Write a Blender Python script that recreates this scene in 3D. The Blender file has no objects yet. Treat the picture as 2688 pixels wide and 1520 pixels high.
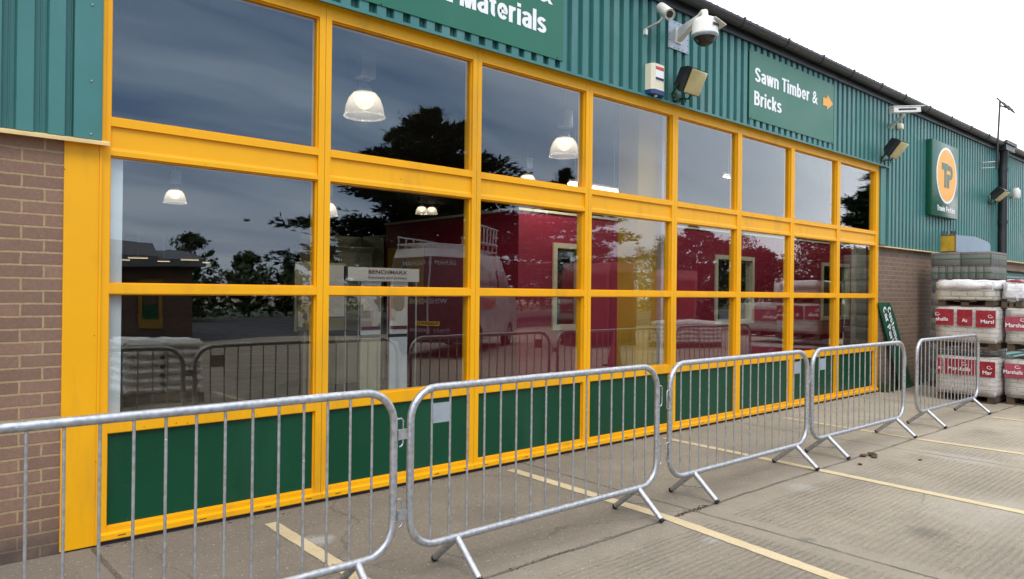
import bpy, bmesh, math, random
from math import radians as R, sin, cos, pi, sqrt
from mathutils import Vector, Matrix, noise as mnoise
random.seed(7)
S = bpy.context.scene
COL = S.collection
# ------------------------------------------------------------------ camera
CAMLOC = Vector((-1.0269, -5.0199, 1.6))
yaw, pit, rol = 0.71917, 0.0022, 0.01134
fwv = Vector((sin(yaw)*cos(pit), cos(yaw)*cos(pit), sin(pit)))
rt = Vector((cos(yaw), -sin(yaw), 0)); up = rt.cross(fwv)
r2 = cos(rol)*rt + sin(rol)*up; u2 = -sin(rol)*rt + cos(rol)*up
cd = bpy.data.cameras.new('camera'); cam = bpy.data.objects.new('camera', cd); COL.objects.link(cam)
M = Matrix((r2, u2, -fwv)).transposed().to_4x4(); M.translation = CAMLOC
cam.matrix_world = M
cd.sensor_width = 36; cd.lens = 36*1900/2688; cd.clip_end = 2000; cd.clip_start = .05
S.camera = cam
# ------------------------------------------------------------------ world
W = bpy.data.worlds.new('World'); S.world = W; W.use_nodes = True
SUN_EL, SUN_AZ = R(48), R(205)      # azimuth clockwise from +Y
def build_world():
    nt = W.node_tree; N = nt.nodes; L = nt.links; N.clear()
    out = N.new('ShaderNodeOutputWorld'); bg = N.new('ShaderNodeBackground')
    sky = N.new('ShaderNodeTexSky'); sky.sky_type = 'NISHITA'; sky.sun_disc = False
    sky.sun_elevation = SUN_EL; sky.sun_rotation = SUN_AZ; sky.dust_density = 3
    tc = N.new('ShaderNodeTexCoord'); sep = N.new('ShaderNodeSeparateXYZ')
    L.new(tc.outputs['Generated'], sep.inputs[0])
    def math_(op, a, b=None, c=None):
        m = N.new('ShaderNodeMath'); m.operation = op
        for i, v in enumerate((a, b, c)):
            if v is None: continue
            if isinstance(v, (int, float)): m.inputs[i].default_value = v
            else: L.new(v, m.inputs[i])
        return m.outputs[0]
    # project the dome to a flat cloud layer so clouds stretch towards the horizon
    zc = math_('ADD', math_('MAXIMUM', sep.outputs[2], 0.0), 0.22)
    cx = math_('DIVIDE', sep.outputs[0], zc); cy = math_('DIVIDE', sep.outputs[1], zc)
    cmb = N.new('ShaderNodeCombineXYZ'); L.new(cx, cmb.inputs[0]); L.new(cy, cmb.inputs[1])
    mp = N.new('ShaderNodeMapping'); mp.inputs['Rotation'].default_value = (0, 0, R(25)); mp.inputs['Scale'].default_value = (.5, 1.6, 1)
    L.new(cmb.outputs[0], mp.inputs[0])
    n1 = N.new('ShaderNodeTexNoise'); n1.inputs['Scale'].default_value = 1.5; n1.inputs['Detail'].default_value = 4; n1.inputs['Roughness'].default_value = .5
    n1.inputs['Distortion'].default_value = .25
    L.new(mp.outputs[0], n1.inputs['Vector'])
    cr = N.new('ShaderNodeValToRGB'); L.new(n1.outputs[0], cr.inputs[0])
    e = cr.color_ramp.elements
    e[0].position = .38; e[0].color = (2.7, 4.9, 8.9, 1); e[1].position = .64; e[1].color = (9.0, 11.6, 15.0, 1)
    # brighter towards the north (over the roof), towards the horizon and overhead
    g = N.new('ShaderNodeMapRange'); g.inputs[1].default_value = -.84; g.inputs[2].default_value = .0
    g.inputs[3].default_value = 0; g.inputs[4].default_value = 1; L.new(sep.outputs[1], g.inputs[0])
    h = N.new('ShaderNodeMapRange'); h.inputs[1].default_value = .0; h.inputs[2].default_value = .22
    h.inputs[3].default_value = .40; h.inputs[4].default_value = 0.0; L.new(sep.outputs[2], h.inputs[0])
    z = N.new('ShaderNodeMapRange'); z.inputs[1].default_value = .62; z.inputs[2].default_value = .85
    z.inputs[3].default_value = 0; z.inputs[4].default_value = .8; L.new(sep.outputs[2], z.inputs[0])
    tot = math_('MINIMUM', math_('ADD', math_('ADD', g.outputs[0], h.outputs[0]), z.outputs[0]), 1.0)
    mx = N.new('ShaderNodeMix'); mx.data_type = 'RGBA'; L.new(tot, mx.inputs[0])
    L.new(cr.outputs[0], mx.inputs[6]); mx.inputs[7].default_value = (20, 20.2, 20.6, 1)
    mx2 = N.new('ShaderNodeMix'); mx2.data_type = 'RGBA'; mx2.inputs[0].default_value = .93
    L.new(sky.outputs[0], mx2.inputs[6]); L.new(mx.outputs[2], mx2.inputs[7])
    L.new(mx2.outputs[2], bg.inputs[0]); bg.inputs[1].default_value = .1
    L.new(bg.outputs[0], out.inputs[0])
build_world()
sl = bpy.data.lights.new('sun', 'SUN'); sl.energy = 1.1; sl.angle = R(25); sl.color = (1, .96, .9)
sun = bpy.data.objects.new('sun', sl); COL.objects.link(sun)
sd = Vector((sin(SUN_AZ)*cos(SUN_EL), cos(SUN_AZ)*cos(SUN_EL), sin(SUN_EL)))
sun.rotation_euler = sd.to_track_quat('Z', 'Y').to_euler(); sun.location = (0, -10, 20)
S.view_settings.view_transform = 'Standard'; S.view_settings.look = 'None'
S.view_settings.exposure = 0.27; S.view_settings.gamma = 1
S.cycles.max_bounces = 8; S.cycles.transparent_max_bounces = 16; S.cycles.glossy_bounces = 4
S.cycles.sample_clamp_indirect = 4; S.cycles.caustics_reflective = False

# ------------------------------------------------------------------ materials
def lin(c):
    return tuple(((v/255)/12.92 if v/255 <= .04045 else ((v/255+.055)/1.055)**2.4) for v in c)
class NT:
    def __init__(s, name):
        s.m = bpy.data.materials.new(name); s.m.use_nodes = True; s.t = s.m.node_tree
        s.N = s.t.nodes; s.L = s.t.links; s.b = s.N['Principled BSDF']; s.out = s.N['Material Output']
        s.tc = s.N.new('ShaderNodeTexCoord')
    def n(s, t, **k):
        o = s.N.new(t)
        for a, v in k.items(): setattr(o, a, v)
        return o
    def val(s, sock, v):
        if isinstance(v, bpy.types.NodeSocket): s.L.new(v, sock)
        else: sock.default_value = v
    def mapn(s, scale=(1, 1, 1), rot=(0, 0, 0), src=None):
        m = s.n('ShaderNodeMapping'); m.inputs['Scale'].default_value = scale; m.inputs['Rotation'].default_value = rot
        s.L.new(src or s.tc.outputs['Object'], m.inputs[0]); return m.outputs[0]
    def noise(s, scale, detail=3, rough=.55, vec=None, dist=0):
        o = s.n('ShaderNodeTexNoise'); o.inputs['Scale'].default_value = scale; o.inputs['Detail'].default_value = detail
        o.inputs['Roughness'].default_value = rough; o.inputs['Distortion'].default_value = dist
        s.L.new(vec or s.tc.outputs['Object'], o.inputs['Vector']); return o.outputs[0]
    def ramp(s, f, stops):
        o = s.n('ShaderNodeValToRGB'); s.L.new(f, o.inputs[0]); e = o.color_ramp.elements
        while len(e) < len(stops): e.new(.5)
        for i, (p, c) in enumerate(stops):
            e[i].position = p; e[i].color = (c, c, c, 1) if isinstance(c, (int, float)) else (*c, 1)
        return o.outputs[0]
    def mix(s, f, a, b, mode='MIX'):
        o = s.n('ShaderNodeMix'); o.data_type = 'RGBA'; o.blend_type = mode
        s.val(o.inputs[0], f)
        s.val(o.inputs[6], a if isinstance(a, bpy.types.NodeSocket) else (*a, 1)); s.val(o.inputs[7], b if isinstance(b, bpy.types.NodeSocket) else (*b, 1))
        return o.outputs[2]
    def math(s, op, a, b=0.0):
        o = s.n('ShaderNodeMath'); o.operation = op; s.val(o.inputs[0], a); s.val(o.inputs[1], b); return o.outputs[0]
    def mr(s, v, a, b, c, d, clamp=True):
        o = s.n('ShaderNodeMapRange'); o.clamp = clamp; s.L.new(v, o.inputs[0])
        for i, q in enumerate((a, b, c, d)): o.inputs[i+1].default_value = q
        return o.outputs[0]
    def bump(s, h, strength=.3, dist=.01, prev=None):
        o = s.n('ShaderNodeBump'); o.inputs['Strength'].default_value = strength; o.inputs['Distance'].default_value = dist
        s.L.new(h, o.inputs['Height'])
        if prev: s.L.new(prev, o.inputs['Normal'])
        s.L.new(o.outputs[0], s.b.inputs['Normal']); return o.outputs[0]
    def color(s, c): s.val(s.b.inputs['Base Color'], c if isinstance(c, bpy.types.NodeSocket) else (*c, 1))
def mul(c, k): return tuple(v*k for v in c)
def pmat(name, c, rough=.5, metal=0, var=.12, scale=6, bump=0, spec=.5, dirt=None, dirt_amt=.25, grain=0, specks=None):
    t = NT(name)
    n = t.noise(scale, 4)
    col = t.mix(t.ramp(n, [(.3, 0), (.7, 1)]), mul(c, 1-var), mul(c, 1+var))
    if dirt:
        d = t.noise(scale*.6, 5, .65, vec=t.mapn((3, 3, .6)))
        col = t.mix(t.ramp(d, [(.52, 0), (.78, dirt_amt)]), col, dirt)
    if grain: col = t.mix(t.ramp(t.noise(grain, 2), [(.35, .0), (.65, .16)]), col, mul(c, .55))
    if specks:
        v_ = t.n('ShaderNodeTexVoronoi'); v_.inputs['Scale'].default_value = 11; t.L.new(t.tc.outputs['Object'], v_.inputs['Vector'])
        sp_ = t.n('ShaderNodeSeparateColor'); t.L.new(v_.outputs['Color'], sp_.inputs[0])
        col = t.mix(t.math('MULTIPLY', t.mr(v_.outputs['Distance'], .03, .075, .8, 0), t.mr(sp_.outputs[0], .55, .6, 0, 1)), col, specks)
    t.color(col); t.b.inputs['Roughness'].default_value = rough; t.b.inputs['Metallic'].default_value = metal
    t.b.inputs['Specular IOR Level'].default_value = spec
    t.val(t.b.inputs['Roughness'], t.mr(n, .3, .7, max(0, rough-.07), min(1, rough+.1)))
    if bump: t.bump(t.noise(scale*8, 3), bump, .003)
    return t.m
def emat(name, c, e):
    t = NT(name); t.color(c); t.b.inputs['Emission Color'].default_value = (*c, 1); t.b.inputs['Emission Strength'].default_value = e
    return t.m
MT = {}
MT['yellow'] = pmat('yellow_paint', (.86, .40, .004), .42, var=.04, scale=1.5, dirt=(.36, .19, .03), dirt_amt=.5, bump=.04, spec=.3, specks=(.12, .07, .02))
MT['yellow_flash'] = pmat('faded_cream_flashing', (.72, .5, .22), .5, var=.1, dirt=(.3, .24, .15))
MT['teal'] = pmat('teal_cladding', (.048, .18, .165), .42, var=.15, scale=1.3, dirt=(.15, .25, .24), dirt_amt=.75, grain=220)
MT['green_panel'] = pmat('dark_green_panel', (.004, .058, .026), .3, spec=.3, var=.1, scale=1, dirt=(.035, .09, .06), dirt_amt=.45, specks=(.12, .13, .1))
MT['green_sign'] = pmat('green_sign_face', (.013, .135, .075), .38, var=.06, scale=1.2, dirt=(.05, .16, .11), dirt_amt=.3)
MT['green_sign_dark'] = pmat('dark_green_sign_box', (.006, .085, .045), .3, var=.06, scale=1)
MT['white'] = pmat('white_lettering', (.85, .85, .85), .5, var=.02)
MT['orange'] = pmat('amber_sign', (.86, .38, .03), .4, var=.03)
MT['gutter'] = pmat('black_gutter', (.018, .02, .022), .4, var=.2, dirt=(.08, .08, .075), dirt_amt=.5)
MT['roof'] = pmat('roof_sheet', (.12, .1, .085), .7, var=.25, scale=3, dirt=(.2, .13, .08), dirt_amt=.7)
MT['galv'] = None
MT['black'] = pmat('black_plastic', (.012, .013, .016), .45, var=.2)
MT['cam_white'] = pmat('white_casing', (.72, .71, .66), .4, var=.04, dirt=(.35, .32, .25), dirt_amt=.3)
MT['cream_case'] = pmat('cream_casing', (.74, .68, .52), .45, var=.04)
MT['plate_grey'] = pmat('grey_steel_plate', (.33, .37, .41), .4, metal=.3, var=.12)
MT['navy'] = pmat('navy_plastic', (.02, .05, .16), .35)
MT['red'] = pmat('red_print', (.55, .05, .03), .5)
MT['ink'] = pmat('dark_print', (.03, .02, .03), .5)
MT['maroon_ink'] = pmat('maroon_print', (.12, .01, .03), .5)
MT['maroon'] = pmat('maroon_wall_paint', (.27, .011, .04), .5, var=.06, scale=1)
MT['cream_frame'] = pmat('cream_frame', (.62, .58, .42), .5, var=.04)
MT['olive'] = pmat('olive_cream_panel', (.3, .28, .17), .6, var=.08, scale=1)
MT['kitchen'] = pmat('kitchen_door', (.42, .40, .28), .5, var=.05)
MT['int_dark'] = pmat('interior_dark', (.06, .055, .05), .8, var=.2, scale=1)
MT['int_floor'] = pmat('interior_floor', (.045, .04, .036), .35, var=.2, scale=2)
MT['block_paint'] = None
MT['yellow_int'] = pmat('yellow_interior_paint', (.52, .30, .015), .5, var=.05)
MT['lilac'] = pmat('lilac_white_paint', (.62, .55, .58), .6, var=.05)
MT['board_white'] = pmat('white_board', (.7, .73, .75), .5, var=.03)
MT['stand_metal'] = pmat('brushed_aluminium', (.45, .46, .47), .3, metal=.7, var=.08)
MT['poster_white'] = pmat('poster_paper', (.68, .68, .66), .5, var=.03)
MT['wood'] = pmat('pallet_wood', (.085, .055, .033), .85, var=.4, scale=9, bump=.3)  # tone darkened to carry the shadow between the stacked packs
MT['rust'] = pmat('rusty_stain', (.2, .1, .05), .8)
MT['bark'] = pmat('bark', (.07, .05, .035), .95, var=.3, scale=8, bump=.5)
MT['van_white'] = pmat('van_paint', (.48, .48, .5), .25, var=.04, scale=1, dirt=(.3, .27, .22), dirt_amt=.3)
MT['van_purple'] = pmat('van_rear_grey', (.035, .012, .018), .25, var=.2)
MT['van_glass'] = pmat('van_glass', (.012, .014, .018), .08, var=.1)
MT['rubber'] = pmat('rubber', (.015, .015, .015), .8, var=.2)
MT['tail_red'] = pmat('tail_lamp_red', (.45, .02, .015), .2)
MT['plate_yellow'] = pmat('number_plate_yellow', (.8, .55, .03), .4)
MT['box_blue'] = pmat('blue_grey_steel', (.22, .30, .38), .45, metal=.2, var=.2, scale=2, dirt=(.3, .3, .3), dirt_amt=.4)
MT['box_yellow'] = pmat('weathered_yellow_board', (.6, .36, .02), .55, var=.15, dirt=(.15, .1, .03), dirt_amt=.6)
MT['strap'] = pmat('green_strap', (.01, .16, .07), .4)
MT['red_band'] = pmat('printed_red_wrap', (.29, .014, .03), .28, var=.12, scale=5)
MT['red_band_pale'] = pmat('printed_red_wrap_hazy', (.34, .055, .085), .3, var=.14, scale=5)
MT['kerb'] = pmat('kerb_concrete', (.33, .32, .29), .85, var=.12, scale=3)
MT['roof_tile'] = pmat('slate_roof', (.09, .095, .11), .7, var=.2, scale=3)
MT['sack_red'] = pmat('red_plastic_wrap', (.26, .02, .022), .35, var=.25, scale=3)

def mk_galv():
    t = NT('galvanised_steel')
    v = t.n('ShaderNodeTexVoronoi'); v.inputs['Scale'].default_value = 38; t.L.new(t.tc.outputs['Object'], v.inputs['Vector'])
    c = t.mix(t.ramp(v.outputs['Distance'], [(.1, 0), (.8, 1)]), (.34, .35, .37), (.50, .51, .53))
    sc = t.noise(26, 4, .7, vec=t.mapn((.5, 2, 2)))
    scm = t.ramp(sc, [(.66, 0), (.70, 1)])
    c = t.mix(scm, c, (.82, .82, .83))
    sc2 = t.ramp(t.noise(16, 5, .7), [(.60, 0), (.74, .8)])
    c = t.mix(sc2, c, (.24, .22, .20))
    t.color(c); t.b.inputs['Metallic'].default_value = .72
    t.val(t.b.inputs['Roughness'], t.mr(t.noise(14, 4), .3, .7, .3, .5))
    t.bump(t.noise(90, 3), .12, .002)
    return t.m
MT['galv'] = mk_galv()
def mk_brick(name, c1, c2, mort, w=.225, h=.075, msize=.011, off=.5, bump=.6, moss=False):
    t = NT(name)
    sep = t.n('ShaderNodeSeparateXYZ'); t.L.new(t.tc.outputs['Object'], sep.inputs[0])
    cmb = t.n('ShaderNodeCombineXYZ')
    t.L.new(t.math('ADD', sep.outputs[0], sep.outputs[1]), cmb.inputs[0]); t.L.new(sep.outputs[2], cmb.inputs[1])
    wn = t.n('ShaderNodeTexNoise'); wn.inputs['Scale'].default_value = 14; wn.inputs['Detail'].default_value = 3
    t.L.new(t.tc.outputs['Object'], wn.inputs['Vector'])
    wv = t.n('ShaderNodeVectorMath'); wv.operation = 'MULTIPLY_ADD'
    t.L.new(wn.outputs['Color'], wv.inputs[0]); wv.inputs[1].default_value = (.008, .008, 0); t.L.new(cmb.outputs[0], wv.inputs[2])
    b = t.n('ShaderNodeTexBrick'); t.L.new(wv.outputs[0], b.inputs['Vector'])
    b.offset = off; b.inputs['Scale'].default_value = 1; b.inputs['Brick Width'].default_value = w; b.inputs['Row Height'].default_value = h
    b.inputs['Mortar Size'].default_value = msize*.62; b.inputs['Mortar Smooth'].default_value = .25; b.inputs['Bias'].default_value = -.1
    b.inputs['Color1'].default_value = (*c1, 1); b.inputs['Color2'].default_value = (*c2, 1); b.inputs['Mortar'].default_value = (*mort, 1)
    col = t.mix(t.ramp(t.noise(45, 5, .7), [(.35, .0), (.7, .42)]), b.outputs[0], mul(c1, .45))
    col = t.mix(t.ramp(t.noise(160, 2), [(.68, 0), (.74, .6)]), col, (.45, .4, .33))
    col = t.mix(t.ramp(t.noise(1.3, 4, .6, vec=t.mapn((1, 1, .35))), [(.5, 0), (.75, .5)]), col, mul(c1, .4))
    low = t.mr(sep.outputs[2], .05, .24 if not moss else .45, .75, 0)
    col = t.mix(t.math('MULTIPLY', low, t.ramp(t.noise(7, 4), [(.3, .5), (.6, 1)])), col, (.035, .035, .032) if not moss else (.04, .05, .022))
    t.color(col); t.b.inputs['Roughness'].default_value = .85
    inv = t.math('SUBTRACT', 1.0, b.outputs['Fac'])
    hh = t.math('ADD', inv, t.math('MULTIPLY', t.noise(90, 4), .25))
    t.bump(hh, bump, .008)
    return t.m
MT['brick'] = mk_brick('brown_brick', (.285, .165, .11), (.215, .12, .082), (.42, .30, .155))
MT['brick_r'] = mk_brick('purple_brown_brick_with_moss', (.235, .15, .11), (.18, .112, .085), (.33, .25, .13), moss=True)
MT['brick_dark'] = mk_brick('dark_brick', (.10, .05, .035), (.08, .045, .03), (.14, .12, .09))
MT['block_paint'] = mk_brick('cream_painted_blockwork', (.72, .70, .58), (.68, .66, .55), (.5, .48, .4), w=.45, h=.225, msize=.008, bump=.3)
def mk_pack(name, c1, c2, mort, w, h, rough=.45, wrap=.5, white=(.72, .7, .68), msize=.008, z0=-1, clear=.6):
    """brick packs under shrink film: stones show through, film is white and creased"""
    t = NT(name)
    sep = t.n('ShaderNodeSeparateXYZ'); t.L.new(t.tc.outputs['Object'], sep.inputs[0])
    cmb = t.n('ShaderNodeCombineXYZ')
    t.L.new(t.math('ADD', sep.outputs[0], sep.outputs[1]), cmb.inputs[0]); t.L.new(sep.outputs[2], cmb.inputs[1])
    b = t.n('ShaderNodeTexBrick'); t.L.new(cmb.outputs[0], b.inputs['Vector']); b.inputs['Scale'].default_value = 1
    b.inputs['Brick Width'].default_value = w; b.inputs['Row Height'].default_value = h; b.inputs['Mortar Size'].default_value = msize
    b.inputs['Color1'].default_value = (*c1, 1); b.inputs['Color2'].default_value = (*c2, 1); b.inputs['Mortar'].default_value = (*mort, 1)
    if wrap:
        film = t.ramp(t.noise(3.0, 4, .6, vec=t.mapn((1, 1, 2.4)), dist=.6), [(.35, clear*.35), (.62, 1)])
        col = t.mix(t.math('MULTIPLY', film, wrap), b.outputs[0], white)
        t.color(col)
        cr = t.noise(9, 5, .65, vec=t.mapn((.6, .6, 2.2)), dist=1.3)
        t.b.inputs['Roughness'].default_value = rough
        t.bump(cr, .9, .02)
    else:
        col = t.mix(t.ramp(t.noise(30, 5, .7), [(.3, 0), (.7, .35)]), b.outputs[0], mul(c1, .6))
        t.color(col); t.b.inputs['Roughness'].default_value = .9
        t.bump(t.math('ADD', t.math('SUBTRACT', 1.0, b.outputs['Fac']), t.math('MULTIPLY', t.noise(60, 3), .4)), .6, .006)
    return t.m
MT['grey_blocks'] = mk_pack('grey_concrete_blocks', (.20, .19, .17), (.17, .165, .15), (.06, .055, .05), .44, .215, wrap=0, msize=.006)
MT['paving_film'] = mk_pack('paving_under_clear_film', (.46, .43, .36), (.40, .37, .31), (.2, .19, .16), .2, .067, wrap=.72, white=(.60, .55, .54))
MT['paving_clear'] = mk_pack('paving_under_film', (.46, .42, .34), (.42, .38, .31), (.2, .18, .14), .22, .08, wrap=.3, white=(.62, .6, .57))
MT['white_film'] = mk_pack('white_film', (.74, .72, .71), (.7, .69, .68), (.55, .53, .52), .25, .12, wrap=.9, white=(.78, .76, .77))
MT['bag'] = pmat('white_cement_bag', (.82, .81, .78), .5, var=.1, scale=7, bump=.6)

def mk_ground():
    t = NT('concrete_yard')
    P = t.tc.outputs['Object']
    sep = t.n('ShaderNodeSeparateXYZ'); t.L.new(P, sep.inputs[0]); X, Y = sep.outputs[0], sep.outputs[1]
    nz = t.noise(2.2, 4, .6); nzc = t.math('SUBTRACT', nz, .5)
    nf = t.noise(25, 4, .7)
    base = t.mix(t.ramp(t.noise(.35, 5, .6), [(.3, 0), (.7, 1)]), (.285, .24, .18), (.38, .33, .25))
    base = t.mix(t.ramp(t.noise(5, 6, .7), [(.3, 0), (.75, .55)]), base, (.165, .14, .11))
    base = t.mix(t.ramp(nf, [(.35, 0), (.75, .35)]), base, (.36, .33, .27))
    # strip along the wall is browner and darker
    strip = t.mr(t.math('ADD', Y, t.math('MULTIPLY', nzc, .5)), -1.95, -1.75, 0, 1)
    base = t.mix(t.math('MULTIPLY', strip, .45), base, (.155, .125, .098))
    lft = t.mr(X, 4.5, 0, 0, 1)
    base = t.mix(t.math('MULTIPLY', lft, .38), base, (.15, .125, .10))
    # light slab off to the right
    rgt = t.mr(t.math('ADD', X, t.math('MULTIPLY', nzc, 3)), 4, 9, 0, 1)
    base = t.mix(t.math('MULTIPLY', rgt, .6), base, (.50, .435, .33))
    # white scuffs, dark oil stains
    sc = t.ramp(t.noise(1.6, 6, .75, dist=.8), [(.66, 0), (.76, .55)])
    base = t.mix(sc, base, (.42, .4, .37))
    def spot(x, y, r, c, a):
        global _
        d = t.math('SQRT', t.math('ADD', t.math('POWER', t.math('ABSOLUTE', t.math('SUBTRACT', X, x)), 2.0), t.math('POWER', t.math('ABSOLUTE', t.math('SUBTRACT', Y, y)), 2.0)))
        d = t.math('ADD', d, t.math('MULTIPLY', t.math('SUBTRACT', t.noise(9, 4, .7), .5), r*1.8))
        return t.mix(t.mr(d, r*.5, r*1.4, a, 0), base, c)
    for a in ((4.32, -3.2, .12, (.13, .115, .095), .7), (3.55, -2.75, .05, (.1, .09, .08), .6), (1.1, -.75, .09, (.5, .48, .45), .55), (2.3, -1.0, .25, (.13, .11, .09), .5),
              (4.75, -2.1, .12, (.5, .48, .44), .5), (3.05, -2.35, .07, (.5, .48, .44), .5), (7.1, -2.6, .3, (.4, .37, .33), .5), (5.2, -3.4, .5, (.38, .35, .3), .4), (8.8, -2.3, .15, (.18, .16, .13), .3)):
        base = spot(*a)
    mot = t.noise(.9, 6, .72, dist=.4); base = t.mix(t.ramp(mot, [(.42, 0), (.66, .3)]), base, (.17, .145, .11))
    v3 = t.n('ShaderNodeTexVoronoi'); v3.inputs['Scale'].default_value = 34; t.L.new(P, v3.inputs['Vector'])
    s3 = t.n('ShaderNodeSeparateColor'); t.L.new(v3.outputs['Color'], s3.inputs[0])
    n3 = t.mr(v3.outputs['Distance'], .14, .26, 1, 0)
    base = t.mix(t.math('MULTIPLY', n3, t.mr(s3.outputs[0], .86, .88, 0, .8)), base, (.06, .05, .042))
    base = t.mix(t.math('MULTIPLY', n3, t.mr(s3.outputs[1], .90, .92, 0, .8)), base, (.52, .46, .36))
    vc = t.n('ShaderNodeTexVoronoi'); vc.feature = 'DISTANCE_TO_EDGE'; vc.inputs['Scale'].default_value = .42
    wv2 = t.n('ShaderNodeVectorMath'); wv2.operation = 'MULTIPLY_ADD'; nn2 = t.n('ShaderNodeTexNoise'); nn2.inputs['Scale'].default_value = 2.2; nn2.inputs['Detail'].default_value = 5
    t.L.new(P, nn2.inputs['Vector']); t.L.new(nn2.outputs['Color'], wv2.inputs[0]); wv2.inputs[1].default_value = (.5, .5, 0); t.L.new(P, wv2.inputs[2]); t.L.new(wv2.outputs[0], vc.inputs['Vector'])
    crk = t.math('MULTIPLY', t.mr(vc.outputs['Distance'], .001, .0035, .45, 0), t.mr(t.noise(.5, 2), .5, .56, 0, 1))
    base = t.mix(crk, base, (.08, .07, .055))
    # aggregate speckle, pale and dark stones
    v = t.n('ShaderNodeTexVoronoi'); v.inputs['Scale'].default_value = 75; t.L.new(P, v.inputs['Vector'])
    vs = t.n('ShaderNodeSeparateColor'); t.L.new(v.outputs['Color'], vs.inputs[0])
    near = t.mr(v.outputs['Distance'], .25, .38, 1, 0)
    base = t.mix(t.math('MULTIPLY', near, t.mr(vs.outputs[0], .88, .9, 0, .75)), base, (.5, .45, .36))
    base = t.mix(t.math('MULTIPLY', near, t.mr(vs.outputs[1], .86, .88, 0, .7)), base, (.07, .06, .05))
    # joints between the slabs
    def line(coord, at, w, wob=.05):
        d = t.math('ABSOLUTE', t.math('SUBTRACT', t.math('ADD', coord, t.math('MULTIPLY', nzc, wob)), at))
        d = t.math('ADD', d, t.math('MULTIPLY', t.math('SUBTRACT', nf, .5), w*1.2))
        return t.mr(d, w*.35, w, 1, 0)
    fr = t.mr(Y, -1.95, -1.93, 1, 0)
    j = line(Y, -1.90, .017)
    for x, w in ((3.5, .016), (7.02, .013), (-.02, .017), (-3.5, .015), (10.6, .013), (14.2, .013)): j = t.math('MAXIMUM', j, line(X, x, w))
    j = t.math('MAXIMUM', j, t.math('MULTIPLY', line(X, 8.75, .009), t.math('SUBTRACT', 1.0, fr)))
    for y in (-6.4, -10.9, -15.4): j = t.math('MAXIMUM', j, line(Y, y, .02))
    # smooth trowelled margins beside the joints
    def margin(coord, at, w):
        d = t.math('ABSOLUTE', t.math('SUBTRACT', coord, at)); return t.mr(d, w*.85, w*1.15, 1, 0)
    mg = margin(Y, -1.90, .23)
    for x in (3.5, 7.02, -.02, 10.6): mg = t.math('MAXIMUM', mg, margin(X, x, .15))
    base = t.mix(t.math('MULTIPLY', mg, .22), base, (.23, .20, .165))
    wd = t.math('MULTIPLY', j, t.mr(t.noise(3.1, 3), .35, .6, .35, 1))
    base = t.mix(t.math('MULTIPLY', wd, .72), base, t.mix(t.ramp(t.noise(8, 3), [(.45, 0), (.6, 1)]), (.045, .04, .033), (.06, .065, .028)))
    # tamped ribs running parallel to the building
    wv = t.n('ShaderNodeTexWave'); wv.wave_type = 'BANDS'; wv.bands_direction = 'Y'; wv.inputs['Scale'].default_value = 6.6
    wv.inputs['Distortion'].default_value = 3.2; wv.inputs['Detail'].default_value = 3; wv.inputs['Detail Scale'].default_value = 1.6
    t.L.new(t.mapn((.28, 1, 1), (0, 0, R(-3))), wv.inputs['Vector'])
    ribm = t.math('MULTIPLY', t.math('SUBTRACT', 1.0, mg), t.mr(t.noise(.8, 3), .35, .58, .12, 1))
    ribm = t.math('MULTIPLY', ribm, t.mr(strip, 0, 1, 1, .18))
    pit = t.noise(48, 4, .75, vec=t.mapn((.45, 1, 1)))
    rib = t.math('MULTIPLY', t.math('MULTIPLY', wv.outputs[0], ribm), t.mr(pit, .35, .65, .25, 1.3))
    base = t.mix(t.math('MULTIPLY', t.math('MULTIPLY', t.mr(pit, .56, .66, 0, 1), ribm), .55), base, (.11, .092, .07))
    base = t.mix(t.math('MULTIPLY', t.math('MULTIPLY', t.math('SUBTRACT', 1.0, wv.outputs[0]), ribm), .34), base, (.13, .11, .085))
    t.color(base); t.b.inputs['Roughness'].default_value = .8; t.b.inputs['Specular IOR Level'].default_value = .35
    p = t.bump(t.math('ADD', t.math('MULTIPLY', rib, .95), t.math('MULTIPLY', t.noise(60, 5, .75), .9)), .8, .012)
    t.bump(t.math('SUBTRACT', 1.0, j), .8, .015, p)
    return t.m
MT['ground'] = mk_ground()
def mk_line():
    t = NT('worn_yellow_line_paint')
    P = t.tc.outputs['Object']
    c = t.mix(t.ramp(t.noise(3, 5, .6), [(.3, 0), (.7, 1)]), (.50, .40, .23), (.60, .49, .31))
    c = t.mix(t.ramp(t.noise(40, 4, .7), [(.5, 0), (.75, .5)]), c, (.3, .24, .15))
    t.color(c); t.b.inputs['Roughness'].default_value = .75
    t.bump(t.noise(60, 4, .7), .4, .006)
    w = t.math('ADD', t.math('MULTIPLY', t.noise(4, 5, .7), .6), t.math('MULTIPLY', t.noise(60, 3, .7), .45))
    tr = t.n('ShaderNodeBsdfTransparent'); mx = t.n('ShaderNodeMixShader')
    t.L.new(t.mr(w, .385, .44, 0, 1), mx.inputs[0]); t.L.new(tr.outputs[0], mx.inputs[1]); t.L.new(t.b.outputs[0], mx.inputs[2])
    t.L.new(mx.outputs[0], t.out.inputs[0])
    return t.m
MT['line'] = mk_line()
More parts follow.
